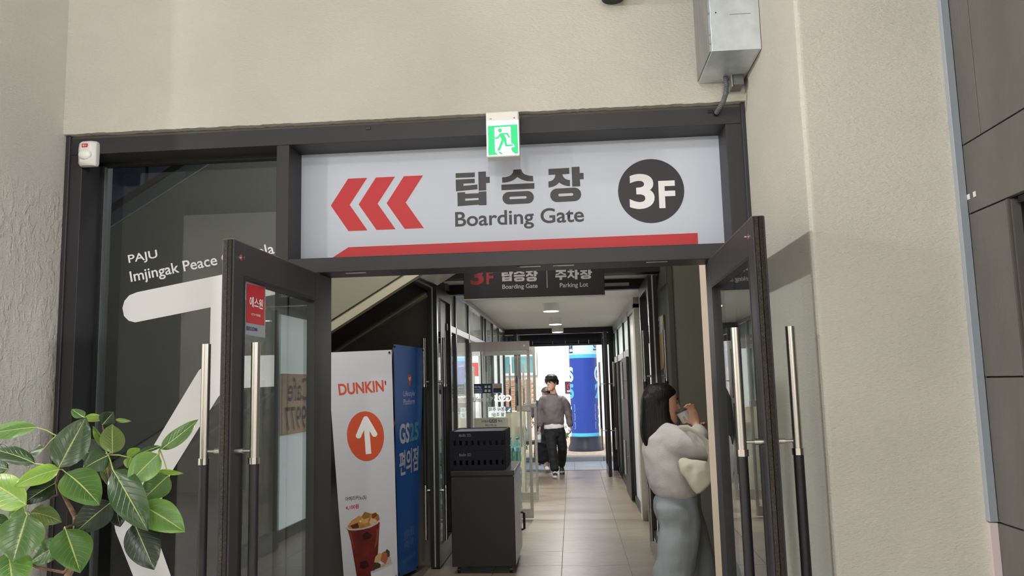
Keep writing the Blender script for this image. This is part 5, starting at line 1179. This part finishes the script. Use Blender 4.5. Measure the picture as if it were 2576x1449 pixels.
# ---- man walking towards the viewer
YM = 10.2
def mp(x, y, d=0): return at(1310+x/4.994, 920+y/4.994, y=YM+d)
q_ = .0014  # metres per crop unit
man = empty('person', (mp(425, 1370).x, YM, .1), 'person in grey sweatshirt and black trousers walking up the corridor with a water bottle', 'person')
HM = Head(mp(388, 218, -.03), (-.55, -.8, -.12), (-.06, -.0, 1), 1.12)
B = MB(); HM.skull(B)
loft(B, [(mp(400, 290, 0), .05, .052), (mp(412, 345, .02), .056, .056)])
tor = [(mp(412, 372, .03), .06, .05), (mp(410, 400, .02), .14, .085), (mp(410, 480, .01), .165, .11), (mp(412, 600, 0), .15, .105), (mp(420, 720, 0), .155, .105), (mp(425, 800, 0), .165, .11), (mp(425, 850, 0), .15, .1)]
loft(B, tor)
ARL = [mp(282, 408, .02), mp(238, 565, .04), mp(240, 760, -.06)]; ARR = [mp(538, 408, .02), mp(590, 570, .05), mp(622, 755, -.0)]
for A in (ARL, ARR): loft(B, [(A[0]+V((0, 0, -.04)), .036, .038), (A[0].lerp(A[1], .5), .045, .045), (A[1], .042, .042), (A[1].lerp(A[2], .5), .038, .038), (A[2], .028, .026)])
hand(B, ARL[2]+V((0, 0, -.012)), (ARL[2]-ARL[1])+V((-.02, 0, -.1)), (.1, -1, 0), .9, .95); hand(B, ARR[2]+V((0, 0, -.012)), (ARR[2]-ARR[1])+V((-.02, 0, -.1)), (-.2, -1, 0), .9, .95)
LGL = [mp(372, 830, .0), mp(395, 1050, -.16), mp(428, 1315, -.22)]; LGR = [mp(490, 830, 0), mp(525, 1040, .02), mp(512, 1240, .3)]
for A in (LGL, LGR): loft(B, [(A[0], .08, .085), (A[0].lerp(A[1], .5), .07, .072), (A[1], .052, .055), (A[1].lerp(A[2], .4), .052, .055), (A[2], .036, .04)])
def foot(B, an, d, k=1.0, up=(0, 0, 1)):
    d = V(d).normalized(); up = V(up); up = (up-d*up.dot(d)).normalized(); sd_ = d.cross(up)
    rr = []
    for t, w, h in ((-.065, .03, .06), (-.04, .038, .075), (.03, .04, .075), (.1, .046, .055), (.16, .044, .04), (.195, .028, .028)):
        o = V(an) + d*(t*k) - up*.07*k
        rr.append([o + sd_*(sx*w*k) + up*(uz*h*k) for sx, uz in ((-.8, 0), (.8, 0), (1, .25), (.75, .8), (.3, 1), (-.3, 1), (-.75, .8), (-1, .25))])
    B.ring_loft(rr)
foot(B, LGL[2]+V((0, 0, -.0)), (.05, -1, 0), .88); foot(B, LGR[2], (.05, -.55, -.85), .88, (0, -.8, .5))
skin(B, 'body', M_SKIN, man, .0085, 3)
HM.face(man)
# hair: short, full, with a fringe
B = MB(); B.ring_loft([HM.ring(*r) for r in ((-.035, .07, -.05, -.1), (-.01, .08, -.035, -.112), (.03, .088, .0, -.12), (.055, .087, .075, -.118), (.08, .086, .09, -.114), (.108, .076, .074, -.1), (.13, .05, .04, -.07), (.14, .02, .01, -.03))])
for i in range(13):
    a_ = -1.25+i*2.5/12; sx_, cy_ = sin(a_), cos(a_); dz = .012*((i*5) % 3)
    loft(B, [(HM.p(.03*sx_, .02*cy_, .128), .022, .016), (HM.p(.07*sx_, .078*cy_, .098), .022, .016), (HM.p(.087*sx_, .1*cy_-.004, .062), .018, .012), (HM.p(.09*sx_+.01, .1*cy_-.004, .03-dz), .007, .006)], HM.x, 8)
for sx_ in (-1, 1): loft(B, [(HM.p(.084*sx_, .02, .05), .014, .026), (HM.p(.08*sx_, .022, .0), .008, .018), (HM.p(.076*sx_, .02, -.02), .004, .01)], HM.x, 8)
skin(B, 'hair', M_HAIR, man, .0065, 2, .006, 34)
gls = MB()
for sx in (-1, 1): gls.tube([HM.p(sx*.033+.024*cos(t), .1, .008+.02*sin(t)) for t in [2*pi*j/16 for j in range(17)]], .0016, 6)
gls.tube([HM.p(-.01, .1, .012), HM.p(.01, .1, .012)], .0015, 6)
for sx in (-1, 1): gls.tube([HM.p(sx*.057, .1, .014), HM.p(sx*.078, .0, .014)], .0015, 6)
gls.build('glasses', mat('wire_frame', (150, 145, 140), .3, .8), man)
# sweatshirt
M_SWT = mat('sweatshirt_taupe', (112, 104, 106), .9, bump=.3, bscale=140)
B = MB(); loft(B, [(mp(410, 371, .02), .1, .078), (mp(410, 379, .02), .135, .09), (mp(410, 392, .02), .163, .102), (mp(410, 425, .02), .188, .125), (mp(410, 520, .01), .19, .14), (mp(412, 640, 0), .187, .142), (mp(414, 705, 0), .19, .14), (mp(415, 738, 0), .172, .128)])
for A, sx in ((ARL, -1), (ARR, 1)): loft(B, [(A[0]+V((-.045*sx, 0, .012)), .05, .07), (A[0]+V((-.005*sx, 0, -.03)), .068, .078), (A[0].lerp(A[1], .35)+V((.006*sx, 0, 0)), .07, .075), (A[0].lerp(A[1], .7)+V((.008*sx, 0, 0)), .067, .07), (A[1]+V((.005*sx, 0, 0)), .063, .066), (A[1].lerp(A[2], .5), .062, .064), (A[1].lerp(A[2], .82), .058, .06), (A[1].lerp(A[2], .9), .046, .047), (A[2], .042, .042)])
sw = skin(B, 'sweatshirt', M_SWT, man, .008, 3, .016, 7, 3)
nk = [mp(408+46*cos(t), 352+13*sin(t), .01-.066*sin(t)) for t in [2*pi*j/20 for j in range(21)]]
MB().tube(nk, .009, 8).build('collar_rib', mat('sweatshirt_rib', (96, 89, 91), .9), sw, smooth=True)
B = MB(); loft(B, [(mp(414, 700, 0), .165, .12), (mp(417, 750, 0), .178, .13), (mp(420, 782, 0), .181, .133)]); skin(B, 'undershirt', mat('tee_white', (230, 230, 232), .9), man, .01, 2, .006, 12, 5)
# trousers
M_TRS = mat('trousers_black', (22, 22, 26), .8, bump=.2, bscale=100)
B = MB(); loft(B, [(mp(424, 765, 0), .17, .12), (mp(425, 820, 0), .182, .13), (mp(428, 880, 0), .17, .125)])
for A, sx in ((LGL, -1), (LGR, 1)): loft(B, [(A[0]+V((0, 0, .03)), .094, .11), (A[0].lerp(A[1], .5), .09, .1), (A[1], .083, .09), (A[1].lerp(A[2], .5), .077, .085), (A[2]+V((0, 0, .01)), .07, .08)])
skin(B, 'trousers', M_TRS, man, .01, 4, .008, 9, 11)
for an, d, up in ((LGL[2], (.05, -1, 0), (0, 0, 1)), (LGR[2], (.05, -.55, -.85), (0, -.8, .5))):
    B = MB(); foot(B, an, d, 1.0, up); s_ = skin(B, 'shoe', mat('shoe_black', (40, 38, 38), .5), man, .009, 3)
    d = V(d).normalized(); upv = V(up); upv = (upv-d*upv.dot(d)).normalized(); sd_ = d.cross(upv)
    B = MB(); B.ring_loft([[an + d*t - upv*(.072+hh) + sd_*(sx*w) for t, w in ((-.07, .03), (-.03, .042), (.05, .043), (.12, .05), (.18, .042), (.21, .02))for sx in (1,)] + [an + d*t - upv*(.072+hh) - sd_*w for t, w in ((.21, .02), (.18, .042), (.12, .05), (.05, .043), (-.03, .042), (-.07, .03))] for hh in (-.008, .02)]); B.build('sole', mat('sole_white', (222, 218, 210), .6), s_)
    B = MB().tube([an + d*.13 - upv*.025 - sd_*.03, an + d*.14 - upv*.015, an + d*.13 - upv*.025 + sd_*.03], [.012, .016, .012], 8); B.build('toe_cap', mat('sole_white', (222, 218, 210), .6), s_, smooth=True)
hb_ = mp(218, 800, -.07); wb_ = empty('water_bottle', hb_+V((.01, 0, -.23)), 'clear water bottle with blue cap held by the walking person', 'bottle')
c_ = hb_+V((.016, -.01, -.0)); B = MB().lathe([(.028, -.22), (.033, -.21), (.034, -.06), (.02, -.03), (.013, -.01), (.013, .0)], (0, 0, 0), 16); B.v = [v+c_ for v in B.v]; B.build('body', mat('bottle_clear', (196, 214, 226), .15, tl=.4), wb_, smooth=True)
B = MB().lathe([(.016, -.01), (.016, .014), (.012, .016)], (0, 0, 0), 12); B.v = [v+c_ for v in B.v]; B.build('cap', mat('cap_blue', (110, 150, 200), .4), wb_, smooth=True)
B = MB().lathe([(.0345, -.17), (.0345, -.09)], (0, 0, 0), 16); B.v = [v+c_ for v in B.v]; B.build('sleeve', mat('label_white', (232, 236, 240), .5), wb_, smooth=True)
ea = mp(616, 806, -.06); B = MB().lathe([(.008, -.03), (.022, -.022), (.026, 0), (.022, .022), (.008, .03)], (0, 0, 0), 16); B.v = [v+ea for v in B.v]; B.build('earphone_case', mat('case_white', (240, 240, 240), .3), smooth='all', label='small white rounded case in the left hand of the walking person', cat='case')

# ---- person in dark clothes behind him
YB = 10.85
def bq(x, y, d=0): return at(1310+x/4.994, 920+y/4.994, y=YB+d)
pb = empty('person', (bq(300, 1300).x, YB, .1), 'person in navy top and long dark skirt half hidden behind the walking one', 'person')
HB_ = Head(bq(318, 355, 0), (-.5, -.85, -.5), (-.1, -.3, 1), .98)
B = MB(); HB_.skull(B); loft(B, [(bq(318, 410, .03), .045, .045), (bq(310, 460, .05), .05, .05)])
loft(B, [(bq(305, 450, .05), .1, .07), (bq(300, 500, .05), .15, .09), (bq(300, 620, .03), .13, .09), (bq(300, 760, .02), .15, .1), (bq(300, 850, .0), .15, .1)])
AB = [bq(215, 470, .05), bq(140, 580, .0), bq(128, 670, -.12)]
for A in (AB, [bq(385, 470, .05), bq(420, 600, .08), bq(420, 740, .02)]): loft(B, [(A[0], .05, .05), (A[1], .04, .04), (A[2], .027, .025)])
hand(B, AB[2], (0, -.3, -1), (1, 0, 0), .8, .85)
for A in ([bq(270, 860), bq(280, 1060), bq(318, 1260, -.05)], [bq(340, 860), bq(340, 1060, .1), bq(330, 1260, .2)]): loft(B, [(A[0], .075, .08), (A[1], .05, .05), (A[2], .034, .036)])
foot(B, bq(320, 1262, -.05), (.2, -1, 0), .85); foot(B, bq(335, 1262, .2), (.2, -1, 0), .85)
skin(B, 'body', M_SKIN, pb, .01, 3); HB_.face(pb)
B = MB(); B.ring_loft([HB_.ring(*r) for r in ((-.16, .06, -.04, -.1), (-.06, .084, .0, -.115), (.03, .09, .05, -.118), (.07, .088, .098, -.116), (.11, .06, .062, -.085), (.128, .024, .02, -.04))]); skin(B, 'hair', mat('brown_hair', (58, 50, 50), .5), pb, .011, 2, .005, 30)
M_NV = mat('navy_cloth', (24, 28, 48), .85); B = MB(); loft(B, [(bq(305, 445, .05), .1, .08), (bq(300, 480, .05), .165, .11), (bq(300, 600, .03), .165, .12), (bq(300, 760, .01), .16, .12)])
for A in ([AB[0], AB[1], AB[2]], [bq(385, 470, .05), bq(420, 600, .08), bq(420, 740, .02)]): loft(B, [(A[0], .075, .075), (A[0].lerp(A[1], .6), .07, .07), (A[1], .066, .066), (A[1].lerp(A[2], .75), .05, .05)])
skin(B, 'jacket', M_NV, pb, .011, 4, .009, 9, 2)
B = MB(); loft(B, [(bq(298, 720, .01), .15, .115), (bq(296, 860, .01), .175, .14), (bq(292, 1020, .02), .18, .16), (bq(295, 1170, .03), .18, .17)]); skin(B, 'skirt', mat('skirt_black', (26, 26, 34), .85), pb, .011, 3, .01, 8, 7)
for an in (bq(320, 1255, -.05), bq(335, 1255, .2)):
    B = MB(); loft(B, [(an+V((0, 0, .1)), .044, .046), (an+V((0, 0, -.04)), .042, .046)]); skin(B, 'sock', mat('sock_beige', (196, 180, 160), .9), pb, .01, 2, .004, 30)
    B = MB(); foot(B, an, (.2, -1, 0), .92); skin(B, 'shoe', mat('shoe_cream', (214, 206, 194), .6), pb, .01, 2)

# ---- woman in profile, walking right into the side passage
YW = 1.25
def wq(x, y, d=0): return at(1560+x/2.963, 960+y/2.963, y=YW+d)
wo = empty('person', (wq(450, 1900).x, YW, .05), 'person with long black hair, grey sweatshirt and wide jeans walking right with a cream bag', 'person')
HW = Head(wq(318, 172, 0), (1, -.04, -.06), (.03, 0, 1), 1.03)
B = MB(); HW.skull(B)
loft(B, [(wq(318, 270, 0), .046, .048), (wq(308, 345, .01), .05, .05)], (0, 1, 0))
loft(B, [(wq(310, 345), .09, .06), (wq(320, 390), .16, .085), (wq(360, 520), .145, .1), (wq(400, 660), .13, .095), (wq(425, 790), .14, .105), (wq(430, 900), .155, .12), (wq(432, 980), .14, .1)], (0, 1, 0))
ARN = [wq(335, 405, -.16), wq(600, 505, -.2), wq(572, 330, -.12)]; ARF = [wq(335, 405, .16), wq(600, 520, .18), wq(650, 400, .05)]
for A, sg_ in ((ARN, -1), (ARF, 1)): loft(B, [(A[0]+V((.02, -.06*sg_, -.02)), .035, .035), (A[0].lerp(A[1], .5), .038, .038), (A[1], .038, .038), (A[1].lerp(A[2], .5), .034, .034), (A[2], .025, .023)], (0, 1, 0))
hand(B, ARN[2], wq(530, 225, -.1)-ARN[2], (-.8, .2, .4), .8, .95); hand(B, ARF[2], wq(600, 300, .0)-ARF[2], (-1, 0, .3), .8, .9)
LN = [wq(430, 930, -.09), wq(450, 1330, -.1), wq(330, 1830, -.1)]; LF = [wq(450, 930, .09), wq(590, 1330, .1), wq(640, 1850, .1)]
for A in (LN, LF): loft(B, [(A[0], .08, .085), (A[0].lerp(A[1], .5), .07, .075), (A[1], .05, .052), (A[1].lerp(A[2], .4), .048, .052), (A[2], .033, .036)], (0, 1, 0))
foot(B, LN[2], (1, -.05, -.25), .88); foot(B, LF[2]+V((0, 0, -.0)), (1, 0, .05), .88)
skin(B, 'body', M_SKIN, wo, .0075, 3); HW.face(wo)
# long straight hair
B = MB()
B.ring_loft([HW.ring(*r) for r in ((-.03, .083, .01, -.12), (.02, .089, .035, -.125), (.05, .092, .075, -.125), (.085, .084, .078, -.112), (.115, .058, .05, -.085), (.13, .022, .02, -.04))])
rings = []
for y_, x0, x1, w in ((80, 190, 360, .07), (120, 156, 372, .084), (200, 154, 366, .09), (280, 152, 374, .094), (340, 150, 420, .1), (420, 158, 330, .095), (490, 186, 262, .09), (525, 205, 238, .06)):
    p0, p1 = wq(x0, y_), wq(x1, y_); c = (p0+p1)/2; a = (p1-p0).length/2
    rings.append([c + V((a*math.copysign(abs(cos(t))**.5, cos(t)), w*math.copysign(abs(sin(t))**.5, sin(t)), 0)) for t in [2*pi*(j+.5)/24 for j in range(24)]])
B.ring_loft(rings); skin(B, 'hair', M_HAIR, wo, .009, 3, .0015, 40)
# sweatshirt, loose
M_GSW = mat('sweatshirt_grey', (194, 190, 190), .92, bump=.25, bscale=150); B = MB()
loft(B, [(wq(315, 340), .095, .075), (wq(320, 385), .185, .12), (wq(350, 470), .19, .16), (wq(385, 600), .2, .17), (wq(412, 720), .2, .165), (wq(440, 790), .19, .15), (wq(445, 826), .17, .135)], (0, 1, 0))
rb = []
for A, sg_ in ((ARN, -1), (ARF, 1)): loft(B, [(A[0]+V((-.01, -.07*sg_, .0)), .06, .085), (A[0].lerp(A[1], .2)+V((0, -.03*sg_, -.01)), .072, .092), (A[0].lerp(A[1], .5), .074, .086), (A[0].lerp(A[1], .75), .074, .08), (A[1], .07, .072), (A[1].lerp(A[2], .45), .066, .068), (A[1].lerp(A[2], .85), .05, .05)], (0, 1, 0))
loft(B, [(wq(300, 800), .12, .03), (wq(310, 850), .1, .02)], (0, 1, 0))
skin(B, 'sweatshirt', M_GSW, wo, .009, 9, .008, 7, 1)
# jeans
M_JEAN = mat('washed_jeans', (138, 145, 150), .9, noise_=.14, nscale=7, bump=.2, bscale=160, stretch=(1, 1, .4)); B = MB()
loft(B, [(wq(440, 815), .15, .125), (wq(432, 900), .165, .145), (wq(432, 980), .165, .145), (wq(440, 1040), .15, .13)], (0, 1, 0))
loft(B, [(LN[0], .095, .13), (wq(440, 1100, -.09), .1, .125), (wq(430, 1260, -.1), .105, .115), (wq(400, 1430, -.1), .11, .12), (wq(365, 1620, -.1), .115, .125), (wq(335, 1850, -.1), .12, .13)], (0, 1, 0))
loft(B, [(LF[0], .095, .12), (wq(520, 1120, .1), .098, .11), (wq(570, 1300, .1), .1, .105), (wq(600, 1480, .1), .105, .11), (wq(625, 1860, .1), .112, .125)], (0, 1, 0))
jn = skin(B, 'jeans', M_JEAN, wo, .01, 4, .011, 6, 9)
for an, d in ((LN[2], (1, -.05, -.25)), (LF[2], (1, 0, .05))):
    B = MB(); foot(B, an, d, .95); skin(B, 'shoe', mat('shoe_cream', (214, 206, 194), .6), wo, .01, 2)
# cup in her hand and bag
cp = empty('paper_cup', wq(480, 300, -.08), 'pale paper cup held to the mouth by the long haired person', 'cup')
a_, b2_ = wq(500, 300, -.09), wq(462, 222, -.09); MB().cyl(a_, b2_, .028, 20, .038).build('body', mat('cup_pale', (188, 190, 184), .6), cp, smooth=True)
dd_ = (b2_-a_).normalized(); MB().cyl(b2_, b2_+dd_*.012, .04, 20).build('lid', mat('cup_lid', (70, 66, 62), .5), cp, smooth=True)
bg = empty('shoulder_bag', wq(560, 760, -.24), 'cream cloth shoulder bag carried by the long haired person', 'bag')
M_BAG = mat('bag_cream', (206, 200, 184), .9); B = MB()
loft(B, [(wq(462, 590, -.31), .025, .02), (wq(500, 630, -.33), .05, .03), (wq(580, 680, -.34), .085, .04), (wq(650, 740, -.33), .1, .04)], (1, 0, 1)); skin(B, 'body', M_BAG, bg, .009, 4, .01, 12)
B = MB().tube([wq(450, 350, -.2), wq(510, 345, -.27), wq(580, 385, -.3), wq(640, 440, -.28), wq(680, 560, -.26), wq(650, 700, -.25)], .022, 10, flat=.3, up=(0, 1, .2)); B.build('strap', M_BAG, bg, smooth=True)
